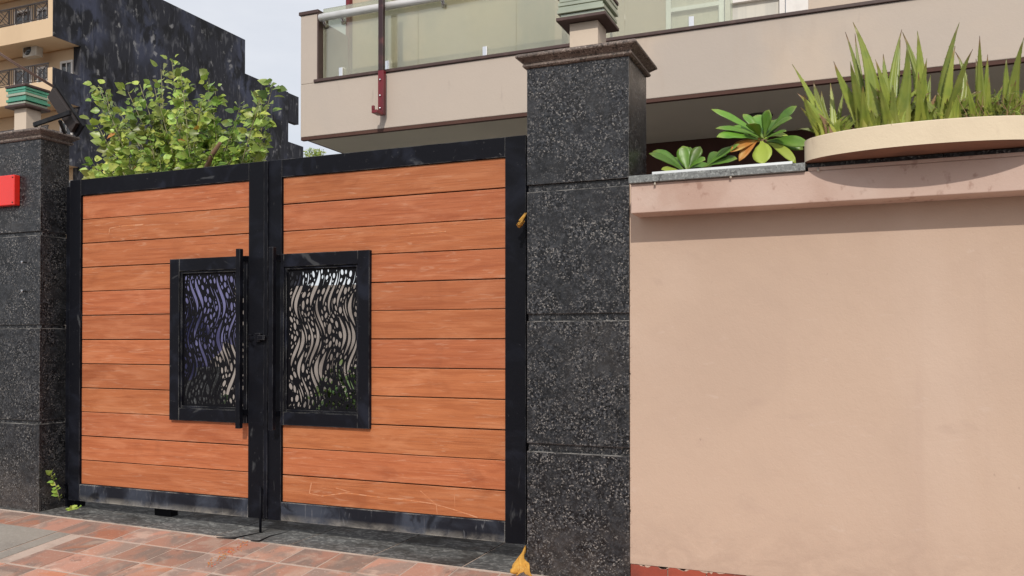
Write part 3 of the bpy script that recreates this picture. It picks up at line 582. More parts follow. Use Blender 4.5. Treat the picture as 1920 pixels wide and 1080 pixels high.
SZ = PC.z + PH - .03
def aloe(bx, by, tips, fill, label, spread=.13, hmax=.3):
    b = Vector((bx, by, SZ)); t = thing('aloe_plant', b, label, 'aloe', 'aloe plants in the oval planter')
    for tp in tips:
        u, v, Y, wd = tp[:4]; wd *= 1.2; bend = tp[4] if len(tp) > 4 else 0; tip = at(u, v, Y); ln = (tip - b).length
        bb = b + Vector((rnd.uniform(-.02, .02) + (tip.x - b.x) * .1, rnd.uniform(-.02, .02), -.005))
        aloe_leaf(t, bb, tip, wd, Vector(((bb.x - tip.x) * -.12 + bend * 1.5 + rnd.uniform(-.012, .012), rnd.uniform(-.02, .02), .02)))
    for k in range(9):
        a = rnd.uniform(-.6, math.pi + .6) if k % 2 else rnd.uniform(0, 6.28); h = rnd.uniform(.35, .8) * hmax
        tip = b + Vector((math.cos(a) * spread * rnd.uniform(.5, 1.6), -abs(math.sin(a)) * .07, h)); bb = b + Vector((math.cos(a) * .02, math.sin(a) * .02, -.005))
        aloe_leaf(t, bb, tip, rnd.uniform(.03, .046), Vector((-math.cos(a) * .05, 0, .045)))
    for k in range(int(fill * 1.1)):
        a = rnd.uniform(0, 2 * math.pi); h = rnd.uniform(.09, hmax * .75); sp = rnd.uniform(.3, 1) * spread
        tip = b + Vector((math.cos(a) * sp * 1.15, math.sin(a) * sp * .7 - .03, h)); bb = b + Vector((math.cos(a) * .03, math.sin(a) * .03, -.005))
        aloe_leaf(t, bb, tip, rnd.uniform(.026, .046), Vector((math.cos(a) * -.02, math.sin(a) * -.02, .035)), dry=rnd.random() < .07)
    return t
aloe(-.14, 4.36, [(1485, 120, 4.30, .034, .03), (1494, 174, 4.24, .044, .03), (1507, 177, 4.18, .05, -.02), (1525, 152, 4.34, .05), (1557, 156, 4.4, .03), (1500, 200, 4.2, .024), (1582, 169, 4.42, .024), (1540, 170, 4.4, .04)], 9, 'leftmost aloe plant in the cream planter, its blades splayed low to the left', .12, .18)
aloe(.03, 4.35, [(1599, 41, 4.28, .066, .045), (1585, 60, 4.34, .034, .02), (1603, 63, 4.42, .03), (1563, 115, 4.25, .055, -.01), (1594, 115, 4.22, .055), (1618, 160, 4.2, .045), (1610, 130, 4.45, .05)], 10, 'tall aloe plant second from the left with a long dark tipped blade leaning left', .12, .3)
aloe(.115, 4.34, [(1641, 111, 4.22, .048, .02), (1656, 101, 4.3, .046, -.01), (1691, 55, 4.38, .04, -.03), (1688, 74, 4.42, .03), (1700, 83, 4.26, .058, .02), (1650, 160, 4.2, .04)], 9, 'aloe plant in the planter with brown dotted bases right of the tall leaning one', .1, .3)
aloe(.25, 4.38, [(1692, 60, 4.4, .048, .04), (1720, 58, 4.3, .058, .01), (1738, 109, 4.26, .042, -.01), (1722, 135, 4.22, .04), (1745, 140, 4.42, .04)], 9, 'aloe plant at the middle of the planter with pale straight upright blades', .12, .25)
aloe(.34, 4.35, [(1799, 42, 4.3, .05, -.035), (1791, 86, 4.26, .042, -.02), (1824, 92, 4.22, .042, -.03), (1791, 97, 4.42, .036, .08), (1700, 235, 4.19, .03), (1770, 130, 4.4, .03)], 10, 'aloe plant with one thin blade curving high to the right, third from the right', .12, .25)
aloe(.48, 4.37, [(1837, 67, 4.3, .036, .0), (1852, 102, 4.32, .03), (1855, 142, 4.24, .028), (1830, 110, 4.4, .034), (1812, 150, 4.22, .03), (1880, 160, 4.3, .03)], 15, 'narrow bladed aloe plant among dry orange stalks, second from the right', .12, .2)
aloe(.60, 4.36, [(1920, 70, 4.28, .048, -.02), (1887, 110, 4.3, .04), (1905, 150, 4.24, .034), (1945, 120, 4.3, .04), (1960, 160, 4.3, .034)], 16, 'aloe plant at the right edge of the photo, mixed with thin tangled stalks', .13, .2)
# thin dry stalks and tangles between the aloes
m = MB()
for k in range(90):
    x = rnd.choice((rnd.uniform(.38, .7), rnd.uniform(.45, .7), rnd.uniform(-.2, .4))); y = 4.33 + rnd.uniform(-.1, .08); b = Vector((x, y, SZ - .002))
    h = rnd.uniform(.04, .17) if x > .38 else rnd.uniform(.03, .07); d = Vector((rnd.uniform(-.07, .07), rnd.uniform(-.04, .04), h))
    c = Vector((rnd.uniform(-.03, .03), rnd.uniform(-.02, .02), rnd.uniform(-.01, .02)))
    m.tube([b, b + d * .35 + c, b + d * .7 - c * .5, b + d + Vector((rnd.uniform(-.02, .02), 0, -rnd.uniform(0, .02)))], [.0016, .0014, .0012, .0008], 4, False)
o = m.build('dry_stalks', M['aloe_dry'], None, 'stuff'); tag(o, 'thin dry stalks and roots tangled between the aloe plants', 'dry stalks')
m = MB()
for k in range(110):
    x = rnd.uniform(.5, .72); b = Vector((x, 4.3 + rnd.uniform(-.08, .08), SZ + rnd.uniform(0, .12))); pts = [b]
    for q in range(4): pts.append(pts[-1] + Vector((rnd.uniform(-.02, .02), rnd.uniform(-.01, .01), rnd.uniform(-.005, .02))))
    m.tube(pts, .0013, 4, False)
o = m.build('green_tendrils', M['leaf'], None, 'stuff'); tag(o, 'bright green thread like tendrils at the right end of the planter', 'tendrils')

# rosettes behind the coping
def rosette(c, leaves, label, stem_to):
    t = thing('rosette_plant', (c.x, c.y, stem_to), label, 'plant', 'broad leafed rosettes behind the wall')
    MB().tube([(c.x + .01, c.y + .02, stem_to), (c.x - .005, c.y + .005, (c.z + stem_to) / 2), c], [.022, .018, .02]).build('stem', M['bark'], t)
    for (u, v, Y, wd, mt, bz) in leaves:
        tip = at(u, v, Y); m = MB(); base = c + Vector((rnd.uniform(-.012, .012), rnd.uniform(-.012, .012), rnd.uniform(-.015, .015)))
        c1 = base + (tip - base) * .5 + Vector((0, 0, bz)); n = 10; vs = []; fs = []; ts = []
        dirv = (tip - base).normalized(); facev = Vector((rnd.uniform(-.3, .3), -.75, .65)) if dirv.z > -.2 else Vector((rnd.uniform(-.2, .2), -1, .25))
        for i in range(n + 1):
            q = i / n; p = base * (1 - q) ** 2 + c1 * 2 * q * (1 - q) + tip * q * q; d = ((c1 - base) * (1 - q) + (tip - c1) * q).normalized()
            s = d.cross(facev); s = s.normalized(); nr = s.cross(d).normalized()
            if nr.dot(facev) < 0: nr = -nr
            pr = [.10, .13, .22, .42, .64, .82, .95, 1.0, .93, .66, .05][i]; w_ = wd * .5 * pr + .001
            wob = .02 * wd * math.sin(i * 2.1)
            for a, b in ((-1, .18), (-.5, .12), (0, -.06), (.5, .12), (1, .18)): vs.append(p + s * a * w_ + nr * (b * w_ + wob * abs(a))); ts.append(q)
        for i in range(n):
            for k in range(4): fs.append((i * 5 + k, i * 5 + k + 1, (i + 1) * 5 + k + 1, (i + 1) * 5 + k))
        m.add(vs, fs, True, ts); lf = m.build('leaf', M[mt], t)
        mod = lf.modifiers.new('thickness', 'SOLIDIFY'); mod.thickness = .002
    return t
c = at(1432, 262, 4.93)
rosette(c, [(1334, 205, 4.85, .05, 'ros', .03), (1342, 241, 4.80, .055, 'ros', .04), (1344, 257, 4.76, .07, 'ros', .04), (1366, 242, 5.05, .06, 'ros', .05), (1393, 214, 4.96, .05, 'ros', .03), (1418, 216, 5.1, .07, 'ros', .03),
            (1442, 206, 4.88, .078, 'ros', .02), (1405, 232, 4.78, .075, 'ros', .03), (1466, 222, 5.08, .06, 'ros', .02), (1494, 199, 4.9, .07, 'ros', .04), (1485, 222, 4.82, .062, 'ros', .04), (1474, 246, 4.8, .05, 'ros', .02),
            (1480, 260, 4.98, .05, 'ros_pale', .04), (1515, 272, 4.86, .066, 'ros', .03), (1506, 280, 4.95, .06, 'ros', .03), (1492, 306, 4.84, .05, 'ros_pale', .05), (1431, 308, 4.82, .105, 'ros_pale', .03),
            (1386, 302, 4.84, .052, 'ros_orange', .045), (1370, 285, 4.82, .056, 'ros_orange', .045), (1450, 225, 4.98, .06, 'ros', .02), (1400, 250, 5.0, .06, 'ros', .05)],
        'larger bright green rosette with an orange drooping leaf, beside the planter', .80)
c = at(1287, 322, 4.93)
rosette(c, [(1217, 288, 4.82, .055, 'ros', .03), (1224, 284, 4.93, .075, 'ros', .04), (1280, 274, 4.95, .085, 'ros', .01), (1294, 276, 5.02, .05, 'ros', .01), (1313, 275, 4.95, .068, 'ros', .01), (1240, 318, 4.84, .05, 'ros_pale', .02),
            (1322, 300, 4.86, .06, 'ros', .03), (1256, 300, 5.04, .06, 'ros', .03), (1334, 312, 5.0, .05, 'ros', .03)],
        'low green rosette just above the coping, right of the tall pillar', .80)
c = at(1322, 318, 4.90)
rosette(c, [(1386, 270, 4.82, .045, 'ros', .01), (1374, 277, 4.9, .07, 'ros', .02), (1382, 298, 4.84, .07, 'ros', .02), (1362, 290, 4.96, .06, 'ros', .02), (1345, 285, 5.0, .055, 'ros', .02)],
        'small plant with ribbed leaves pointing right, between the two rosettes', .80)

# ================================================================== beige balcony house
HB = 7.0; HX0 = -5.19; HX1 = 8.0
hs = thing('balcony_house', (1.0, 8.5, -1.29), 'pale beige house with glass balcony rising behind the gate and wall', 'house')
zb, zt = 2.03, 2.555
B(HX0, HX1, HB, HB + .16, zb, zt, bev=.006).build('balcony_parapet', M['plaster_house'], hs)
B(HX0, HX0 + .2, HB + .001, HB + .16, zt + .001, 3.24, bev=.005).build('end_pier', M['plaster_house'], hs)
B(HX0 - .015, HX0 + .215, HB - .015, HB + .175, 3.241, 3.275, bev=.004).build('pier_coping', M['plate_brown'], hs)
B(HX0 + .201, HX0 + .216, HB - .008, HB + .16, zt + .031, 3.24).build('pier_edge', M['plate_brown'], hs)
B(HX0 + .165, HX1, HB - .018, HB + .175, zt + .001, zt + .03, bev=.004).build('parapet_coping', M['plate_brown'], hs)
# brown drip edge below the parapet, then the soffit
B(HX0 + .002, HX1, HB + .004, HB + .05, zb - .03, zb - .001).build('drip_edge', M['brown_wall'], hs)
B(HX0 + .004, HX0 + .05, HB + .051, 9.4, zb - .012, zb + .1).build('drip_edge', M['plate_brown'], hs)
B(HX0 + .05, HX1, HB + .051, 9.4, zb - .02, zb + .12).build('soffit', M['soffit'], hs)
B(HX0 + .001, HX1, HB + .161, 9.4, zb + .121, zb + .3).build('floor_slab', M['plaster_house'], hs)
# left return parapet
B(HX0 + .002, HX0 + .18, HB + .161, HB + .62, zb + .301, 3.2).build('side_parapet', M['brown_plaster'], hs)
# ground floor recessed wall (starts to the right of the gate)
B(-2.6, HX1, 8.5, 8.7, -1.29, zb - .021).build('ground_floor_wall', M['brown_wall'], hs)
B(-2.85, -2.601, 8.2, 8.7, -1.29, zb - .021).build('porch_column', M['plaster_house'], hs)
# upper storey walls
B(-5.04, -2.73, 7.62, 7.8, zb + .301, 6.5).build('upper_wall', M['plaster_warm'], hs)
B(-2.73, -2.60, 7.621, 8.5, zb + .301, 6.5).build('upper_wall', M['plaster_house'], hs)
for a, b in ((-2.59, -1.86), (-.70, HX1)):
    B(a, b, 8.5, 8.65, zb + .301, 6.5).build('upper_wall', M['plaster_house'], hs)
B(-5.035, -4.99, 7.56, 7.617, zb + .301, 6.5).build('corner_pipe', M['red_bar'], hs)
# sliding windows on the balcony
for a, b in ((-1.85, -1.28), (-1.27, -.71)):
    fr = MB(); fr.box(a, a + .05, 8.46, 8.54, 2.34, 4.6); fr.box(b - .05, b, 8.46, 8.54, 2.34, 4.6); fr.box(a + .051, b - .051, 8.461, 8.539, 2.34, 2.42); fr.box(a + .051, b - .051, 8.461, 8.539, 4.5, 4.6); fr.box(a + .051, b - .051, 8.465, 8.535, 3.3, 3.34)
    f = fr.build('window', M['white_frame'] if a > -1.3 else M['alu'], hs)
    B(a + .051, b - .051, 8.51, 8.52, 2.421, 4.499).build('pane', M['room_light'], f)
B(-.699, -.5, 8.44, 8.499, zb + .301, 4.6).build('door_frame', M['white_frame'], hs)
for uu in (1056, 1062):  # tubes added on the wall, standing in for cables reflected in the glass
    px = at(uu, 60, 7.6).x; MB().tube([(px, 7.6, 2.34), (px, 7.6, 6.0)], .012, 8).build('reflected_cable', M['plaster_house'], hs)
px = at(1150, 60, 8.47).x; MB().tube([(px, 8.47, 2.34), (px - .1, 8.47, 6.0)], .012, 8).build('reflected_cable', M['plate_brown'], hs)  # another added tube in place of a reflected cable
# glass balustrade
for k, (a, b) in enumerate(((HX0 + .225, -3.9), (-3.896, -2.9), (-2.896, -1.9), (-1.896, -1.0))):
    g = B(a, b, HB + .06, HB + .072, zt + .032, 3.30).build('glass_panel', M['rail_glass'], hs)
    for px in ([a + .22, b - .32] if k == 0 else [(a + b) / 2 + (.12 if k != 1 else .2)]):
        B(px - .022, px + .022, HB + .035, HB + .097, zt + .0305, zt + .13, bev=.004).build('clamp', M['chrome'], g)
    if k == 1:
        pass
m = MB().tube([(HX0 + .23, HB + .0, 3.19), (-1.6, HB + .0, 3.19)], .036, 12); m.build('handrail', M['rail_white'], hs)
for px in (-4.93, -4.72, -3.62, -2.6):
    MB().tube([(px, HB + .0, 3.185), (px, HB + .03, 3.15), (px, HB + .06, 3.12)], [.02, .018, .028], 10).build('rail_bracket', M['chrome'], hs)
# soffit spotlight
p = (-.88, 7.83, zb - .02)
MB().tube([(p[0], p[1], p[2] - .003), (p[0], p[1], p[2] - .03)], [.12, .1], 24).build('ceiling_light', M['lamp_dark'], hs)

# red bar hooked on the parapet
rb = thing('hanging_bar', (-4.28, HB - .06, 2.13), 'dark red steel bar with a hooked foot hanging down the balcony front', 'metal bar')
pb = at(716, 120, HB - .05); x = pb.x
B(x - .026, x + .026, HB - .075, HB - .035, 2.56, 3.8, bev=.003).build('upper_bar', M['black_bar'], rb)
B(x - .026, x + .034, HB - .078, HB - .032, 2.14, 2.559, bev=.003).build('lower_bar', M['red_bar'], rb)
m = MB(); m.box(x - .026, x + .03, HB - .19, HB - .079, 2.13, 2.16, bev=.003); m.box(x - .026, x + .0, HB - .19, HB - .17, 2.161, 2.2, bev=.002)
m.build('hook_foot', M['red_bar'], rb)
for z in (2.2, 2.32, 2.47): MB().tube([(x, HB - .082, z), (x, HB - .088, z)], .009, 8).build('bolt', M['chrome'], rb)

# ================================================================== behind the gate
cw = B(-24, -2.9, 12.0, 12.2, -1.305, .95).build('courtyard_wall', M['court']); tag(cw, 'beige courtyard wall glimpsed through the gate lattices', 'wall')
lw = B(-9.5, -6.30, 7.0, 7.15, -1.29, -.26, bev=.01).build('low_wall', M['apron']); tag(lw, 'low dark grey wall glimpsed through the bottom of the left lattice', 'wall')
# violet sheet on a line
hc = MB(); nx, nz = 40, 12; a0 = at(335, 505, 6.6); a1 = at(437, 505, 6.6); vs = []
for j in range(nz + 1):
    for i in range(nx + 1):
        f = i / nx; g = j / nz; vs.append((a0.x + (a1.x - a0.x) * f, 6.6 + .04 * math.sin(f * 26 + g) * (.3 + g), .82 - g * (1.02 + .16 * math.sin(f * 4.2 + .8) + .05 * math.sin(f * 13))))
hc.add(vs, [(j * (nx + 1) + i, j * (nx + 1) + i + 1, (j + 1) * (nx + 1) + i + 1, (j + 1) * (nx + 1) + i) for j in range(nz) for i in range(nx)], True)
o = hc.build('hanging_sheet', M['violet']); tag(o, 'violet blue sheet seen through the left gate lattice', 'cloth')
# dark low hedge planters in the courtyard
def bush(name, c, r, n, size, label, mt='leaf', seed=1):
    rr = random.Random(seed); m = MB()
    for k in range(n):
        d = Vector((rr.gauss(0, 1), rr.gauss(0, 1), rr.gauss(0, 1))).normalized() * rr.random() ** .4; p = Vector(c) + Vector((d.x * r[0], d.y * r[1], d.z * r[2]))
        s = size * rr.uniform(.6, 1.3); q = Quaternion(Vector((rr.gauss(0, 1), rr.gauss(0, 1), rr.gauss(0, 1))).normalized(), rr.uniform(0, 6.28))
        m.add([p + q @ Vector(v) * s for v in ((0, 0, 0), (.25, .35, .05), (0, 1, 0), (-.25, .35, .05))], [(0, 1, 2, 3)])
    o = m.build(name, M[mt]); return tag(o, label, 'shrub')
bush('low_shrub', at(662, 755, 7.4), (.42, .4, .42), 900, .11, 'low green shrub glimpsed at the lower right of the right lattice', 'leaf_dark', seed=3)
bush('low_shrub', Vector((-7.3, 7.6, -.9)), (.9, .5, .42), 700, .12, 'dark low shrub behind the lower left lattice', 'leaf_dark', seed=4)

# ================================================================== shrub-like tree
def heart_leaf(p, d, up, s):
    """ovate pointed leaf, folded on the midrib"""
    d = d.normalized(); sx = d.cross(up); sx = sx.normalized() if sx.length > .01 else Vector((1, 0, 0)); nr = sx.cross(d)
    pts = [(0, 0, 0), (.30, .16, .07), (.42, .42, .10), (.26, .74, .05), (0, 1.05, -.10), (-.26, .74, .05), (-.42, .42, .10), (-.30, .16, .07), (0, .45, 0)]
    return [p + (sx * a + d * b + nr * c) * s for a, b, c in pts], [(0, 1, 8), (1, 2, 8), (2, 3, 8), (3, 4, 8), (4, 5, 8), (5, 6, 8), (6, 7, 8), (7, 0, 8)]
tr = random.Random(21)
TY = 7.0
root = Vector((-6.75, 7.1, -1.29))
tree = thing('leafy_tree', root, 'bright green leafy tree behind the left gate leaf', 'tree')
fork = root + Vector((.1, 0, 1.9))
MB().tube([root, root + Vector((.05, .02, .8)), root + Vector((.02, 0, 1.4)), fork], [.07, .06, .05, .045], 10).build('trunk', M['bark'], tree)
shoots = [((185, 160), 6.7), ((212, 190), 7.2), ((262, 158), 7.0), ((322, 112), 6.9), ((345, 165), 7.2), ((392, 146), 7.0), ((378, 190), 6.7), ((513, 154), 7.0), ((488, 185), 6.7), ((494, 262), 6.9), ((470, 215), 7.3),
          ((178, 225), 6.9), ((170, 300), 6.7), ((170, 325), 7.1), ((240, 310), 6.6), ((300, 300), 6.6), ((440, 288), 6.7), ((420, 250), 7.3), ((230, 240), 7.4), ((300, 200), 7.0), ((280, 255), 6.6), ((350, 250), 6.6), ((400, 270), 6.6), ((330, 285), 7.1), ((205, 280), 7.0), ((250, 205), 6.9), ((400, 215), 7.0), ((440, 235), 6.8), ((330, 220), 6.7), ((195, 320), 6.6), ((270, 330), 6.9), ((360, 300), 6.9), ((450, 200), 6.9)]
shoots += [((176, 178), 6.8), ((198, 172), 7.1), ((302, 130), 7.1), ((340, 138), 6.8), ((405, 165), 7.1), ((500, 170), 7.2), ((470, 290), 7.0), ((240, 172), 6.8), ((290, 165), 7.2), ((360, 200), 7.1)]
leaves = []; wood = []
def add_leaves(a, b, n, s0, spread=.06):
    d = (b - a)
    for k in range(n):
        t = (k + tr.random() * .6) / n; p = a + d * t; ang = tr.uniform(0, 6.28)
        side = Vector((math.cos(ang), math.sin(ang) * .9 - .25, tr.uniform(-.5, .5))).normalized()
        dr = (side + d.normalized() * .5 + Vector((0, -.15, -.55)) * tr.uniform(.2, 1.1)).normalized()
        base = p + side * tr.uniform(.02, spread); nu = Vector((tr.uniform(-1.1, 1.1), -1.0, tr.uniform(-.3, 1.2))).normalized()
        leaves.append((base, dr, nu, s0 * tr.uniform(.45, 1.4)))
for (uv, Y) in shoots:
    tip = at(uv[0], uv[1], Y); mid = fork.lerp(tip, .5) + Vector((tr.uniform(-.12, .12), tr.uniform(-.1, .1), -.12)); pts = [fork, fork.lerp(mid, .5) + Vector((tr.uniform(-.05, .05), 0, -.03)), mid, mid.lerp(tip, .5) + Vector((tr.uniform(-.09, .09), 0, .02)), tip]
    wood.append((pts, [.02, .014, .009, .006, .003]))
    add_leaves(pts[3], tip + (tip - pts[3]) * .06, 34, .086); add_leaves(pts[2], pts[3], 34, .08); add_leaves(pts[1], pts[2], 9, .085)
    for k in range(7):
        t = tr.uniform(.3, .85); i = min(3, int(t * 4)); p = pts[i].lerp(pts[i + 1], t * 4 - i)
        L_ = tr.uniform(.12, .34) * (1.0 if t < .75 else .5); q = p + Vector((tr.uniform(-1, 1), tr.uniform(-1, .6), tr.uniform(-.5, .7))).normalized() * L_
        wood.append(([p, q], [.004, .002])); add_leaves(p, q, 15, .074)
m = MB()
for pts, rr_ in wood: m.tube(pts, rr_, 5, False)
m.build('branches', M['twig'], tree, 'stuff')
rc = random.Random(77)
stub = MB().tube([at(385, 320, 6.6), at(398, 290, 6.55), at(413, 268, 6.5)], [.028, .024, .018], 8).build('cut_branch', M['bark'], tree)
# leaves nearest the camera and outermost become parts, the rest one mesh
leaves.sort(key=lambda l: l[0].y - .25 * (l[0].z))
foli = MB()
lv, lf = heart_leaf(Vector((0, 0, 0)), Vector((0, 1, 0)), Vector((0, 0, 1)), 1.0)
mm = MB(); mm.add(lv, lf, True); leaf_me = mm.mesh('leaf', M['leaf']); mm = MB(); mm.add(lv, lf, True); rust_me = mm.mesh('leaf', M['leaf_rust'])
for i, (p, d, up, s) in enumerate(leaves):
    if i < 300:
        sx = d.cross(up).normalized(); nr = sx.cross(d).normalized(); mat3 = Matrix((sx, d, nr)).transposed()
        o = bpy.data.objects.new('leaf', rust_me if tr.random() < .015 else leaf_me); COL.objects.link(o); o.parent = tree; o.location = p - root; o.rotation_euler = mat3.to_euler(); o.scale = (s, s, s)
    else:
        v_, f_ = heart_leaf(p, d, up, s); foli.add(v_, f_, True)
foli.build('foliage', M['leaf'], tree, 'stuff')

# ================================================================== neighbour building with black side wall
XS = -37.0; NB = 30.0; BK = 31.6
nb = thing('apartment_building', (-42, 38, -1.3), 'tall beige apartment block with a soot black side wall, far left', 'building')
def nbx(*a, n='wall', m_='black_wall', bev=0): return B(*a, bev=bev).build(n, M[m_], nb)
# main volume: side wall (x = XS)
nbx(-37.5, XS, BK + .01, 44.06, -1.3, 19.5, n='side_wall')
nbx(-37.45, XS - .06, 44.07, 48.6, -1.3, 17.35, n='side_wall')
nbx(-37.44, XS - .05, 48.61, 49.75, 15.35, 17.3, n='side_wall')
nbx(-37.44, XS - .05, 48.61, 50.3, -1.3, 13.9, n='side_wall')
nbx(-46, -37.51, 44.0, 44.2, -1.3, 19.5, n='rear_wall')
nbx(-46, -37.01, BK + .3, BK + .5, -1.3, 19.5, n='core', m_='beige')
nbx(-46, -37.501, 32.2, 44, 19.3, 19.48, n='roof')
for zf in (18.2, 15.1, 12.0, 8.9, 5.8, 2.7):
    # balcony slab + parapet, beige in front, black on the side
    nbx(-46, XS - .03, NB + .02, BK, zf, zf + .18, n='balcony_slab', m_='beige')
    nbx(-46, XS - .031, NB, NB + .15, zf - .02, zf + .9, n='parapet', m_='beige')
    nbx(XS - .03, XS, NB + .001, BK, zf - .018, zf + (4.0 if zf > 14 else 1.55), n='side_parapet')
    nbx(XS - .35, XS - .032, NB + .002, NB + .2, zf + .901, zf + (2.92 if zf > 14 else 1.55), n='pier', m_='beige')
    m = MB(); z0, z1 = zf + .98, zf + 1.8
    m.bar((-46, NB + .05, z1), (XS - .35, NB + .05, z1), .06); m.bar((-46, NB + .05, z0), (XS - .35, NB + .05, z0), .04)
    x = XS - .4; k = 0
    while x > -42.5:
        wd = .95 if k % 2 == 0 else .42; x2 = x - wd
        m.bar((x, NB + .05, z0), (x, NB + .05, z1), .035)
        if k % 2 == 0:
            m.bar((x - .08, NB + .05, z0 + .08), (x2 + .08, NB + .05, z1 - .08), .03); m.bar((x - .08, NB + .05, z1 - .08), (x2 + .08, NB + .05, z0 + .08), .03)
            m.bar((x - .3, NB + .05, z0 + .08), (x2 + .08, NB + .05, z1 - .3), .025); m.bar((x - .08, NB + .05, z0 + .3), (x2 + .3, NB + .05, z1 - .08), .025)
            for a, b, c_, d_ in ((x - .08, z0 + .08, x - .08, z1 - .08), (x2 + .08, z0 + .08, x2 + .08, z1 - .08), (x - .08, z0 + .08, x2 + .08, z0 + .08), (x - .08, z1 - .08, x2 + .08, z1 - .08)): m.bar((a, NB + .05, b), (c_, NB + .05, d_), .03)
        else:
            for q in (1, 2): m.bar((x - wd * q / 3, NB + .05, z0), (x - wd * q / 3, NB + .05, z1), .025)
        x = x2; k += 1
    m.build('railing', M['black_rail'], nb)
    # back wall of the balcony with door and window
    nbx(-46, -37.01, BK + .1, BK + .299, zf + .181, zf + 3.08, n='front_wall', m_='beige')
    for (a, b, c_, d_) in ((-41.9, -40.6, zf + .2, zf + 2.5), (-40.2, -39.4, zf + 1.0, zf + 2.4), (-38.5, -37.6, zf + 1.15, zf + 2.5)):
        fr = MB(); w_ = .12; y0, y1 = BK + .03, BK + .099
        fr.box(a, a + w_, y0, y1, c_, d_); fr.box(b - w_, b, y0, y1, c_, d_); fr.box(a + w_, b - w_, y0 + .002, y1, d_ - w_, d_); fr.box(a + w_, b - w_, y0 + .002, y1, c_, c_ + w_); fr.box((a + b) / 2 - .03, (a + b) / 2 + .03, y0 + .004, y1, c_ + w_, d_ - w_)
        f = fr.build('window', M['white_frame'], nb); B(a + w_, b - w_, BK + .06, BK + .08, c_ + w_, d_ - w_).build('pane', M['dark_glass'], f)
ac = thing('air_conditioner', (-39.2, 30.9, 14.1), 'white air conditioner unit hung under the upper far balcony', 'air conditioner')
pa = at(63, 95, 30.9)
B(pa.x - .55, pa.x + .45, 30.7, 31.1, pa.z - .35, pa.z + .35, bev=.03).build('casing', M['ac_white'], ac)
m = MB(); 
m.tube([(pa.x - .2, 30.7, pa.z), (pa.x - .2, 30.68, pa.z)], .27, 20); m.build('fan_grille', M['dark_glass'], ac)
m = MB().box(pa.x - .5, pa.x + .4, 30.75, 30.8, pa.z + .351, 14.99).box(pa.x - .5, pa.x - .45, 31.0, 31.05, pa.z + .351, 14.99); m.build('hanger', M['black_rail'], ac)
# small far treetop under the balcony end
bush('distant_treetop', at(590, 289, 60), (1.0, 1.0, .45), 420, .22, 'tiny dark treetop on the skyline left under the balcony corner', seed=8)

# wires from the left
m = MB()
for dz in (0, .05):
    a = at(-60, 60 + dz * 60, 9.5); b = at(112, 168 + dz * 60, 10.5); m.tube([a, a.lerp(b, .5) + Vector((0, 0, -.02)), b], .012, 6)
o = m.build('overhead_cable', M['wire']); tag(o, 'brown twisted cable slanting down from the upper left', 'cable')

# ================================================================== solar floodlight on the left pillar
sl = thing('solar_light', (-5.78, 4.66, 1.60), 'black solar floodlight tilted over the left pillar', 'solar light')
pA = at(99, 168, 4.58); pB = at(151, 246, 4.62)
d = (pB - pA); dn = d.normalized(); y_ = Vector((0, 1, 0)); wv = (Vector((-.85, .2, -.45))); wv = (wv - dn * wv.dot(dn)).normalized(); th = dn.cross(wv).normalized()
def slab(c, ex, ey, ez):
    return [c + ex * a + ey * b + ez * g for g in (-1, 1) for a, b in ((-1, -1), (1, -1), (1, 1), (-1, 1))], [(3, 2, 1, 0), (4, 5, 6, 7), (0, 1, 5, 4), (1, 2, 6, 5), (2, 3, 7, 6), (3, 0, 4, 7)]
cc = pA.lerp(pB, .5)
m = MB(); m.add(*slab(cc, dn * (d.length * .5), wv * .062, th * .011)); m.build('panel', M['solar'], sl)
m = MB(); m.add(*slab(cc + th * (.026 if th.y < 0 else -.026), dn * (d.length * .42), wv * .05, th * .014)); m.build('housing', M['black_rail'], sl)
m = MB(); m.bar(at(64, 234, 4.52), at(132, 211, 4.52), .02, .03); m.bar(at(66, 233, 4.52), at(70, 243, 4.62), .02, .02); m.bar(at(128, 214, 4.52), at(126, 208, 4.6), .02, .03); m.bar(at(112, 226, 4.56), at(122, 250, 4.63), .02, .02)
m.build('bracket', M['solar'], sl)

# ================================================================== small things
rbx = thing('red_letter_box', (-6.1, DP - .03, 1.16), 'glossy red box fixed on the left granite pillar at the photo edge', 'box')
p0 = at(27, 327, 4.49); p1 = at(27, 384, 4.49)
B(p0.x - .34, p0.x, 4.488, DP - .001, p1.z, p0.z, bev=.006).build('box_body', M['red_box'], rbx)
for z in (p1.z + .02, p0.z - .02): MB().tube([(p0.x - .015, 4.488, z), (p0.x - .015, 4.483, z)], .005, 8).build('screw', M['plate_brown'], rbx)
for i, (u, v) in enumerate(((48, 492), (48, 546))):
    p = at(u, v, DP - .002)
    o = MB().tube([p + Vector((0, .001, 0)), p + Vector((0, -.03, 0)), p + Vector((0, -.032, .0))], [.006, .006, .011], 8).build('wall_bolt', M['chrome'], None)
    tag(o, ('upper' if i == 0 else 'lower') + ' small metal bolt sticking out of the left pillar', 'bolt', 'bolts in the left pillar')

def cloth(path, w0, w1, n, name, label, seed):
    r = random.Random(seed); m = MB()
    for k in range(n):
        pts = []; off = Vector((r.uniform(-1, 1) * w0, r.uniform(-.012, .012), 0))
        for i, p in enumerate(path):
            f = i / (len(path) - 1); pts.append(Vector(p) + off * (1 + f * (w1 / w0 - 1)) + Vector((r.uniform(-.004, .004), r.uniform(-.008, .004), r.uniform(-.004, .004))))
        rad = [r.uniform(.004, .007) + (.006 * (i / len(path))) for i in range(len(pts))]; m.tube(pts, rad, 7)
    o = m.build(name, M['yellow']); return tag(o, label, 'cloth')
cloth([at(986, 402, 4.66), at(982, 408, 4.62), at(978, 415, 4.6), at(973, 423, 4.6)], .004, .014, 9, 'yellow_cloth', 'small tuft of yellow cloth tied at the gate edge, high on the pillar', 1)
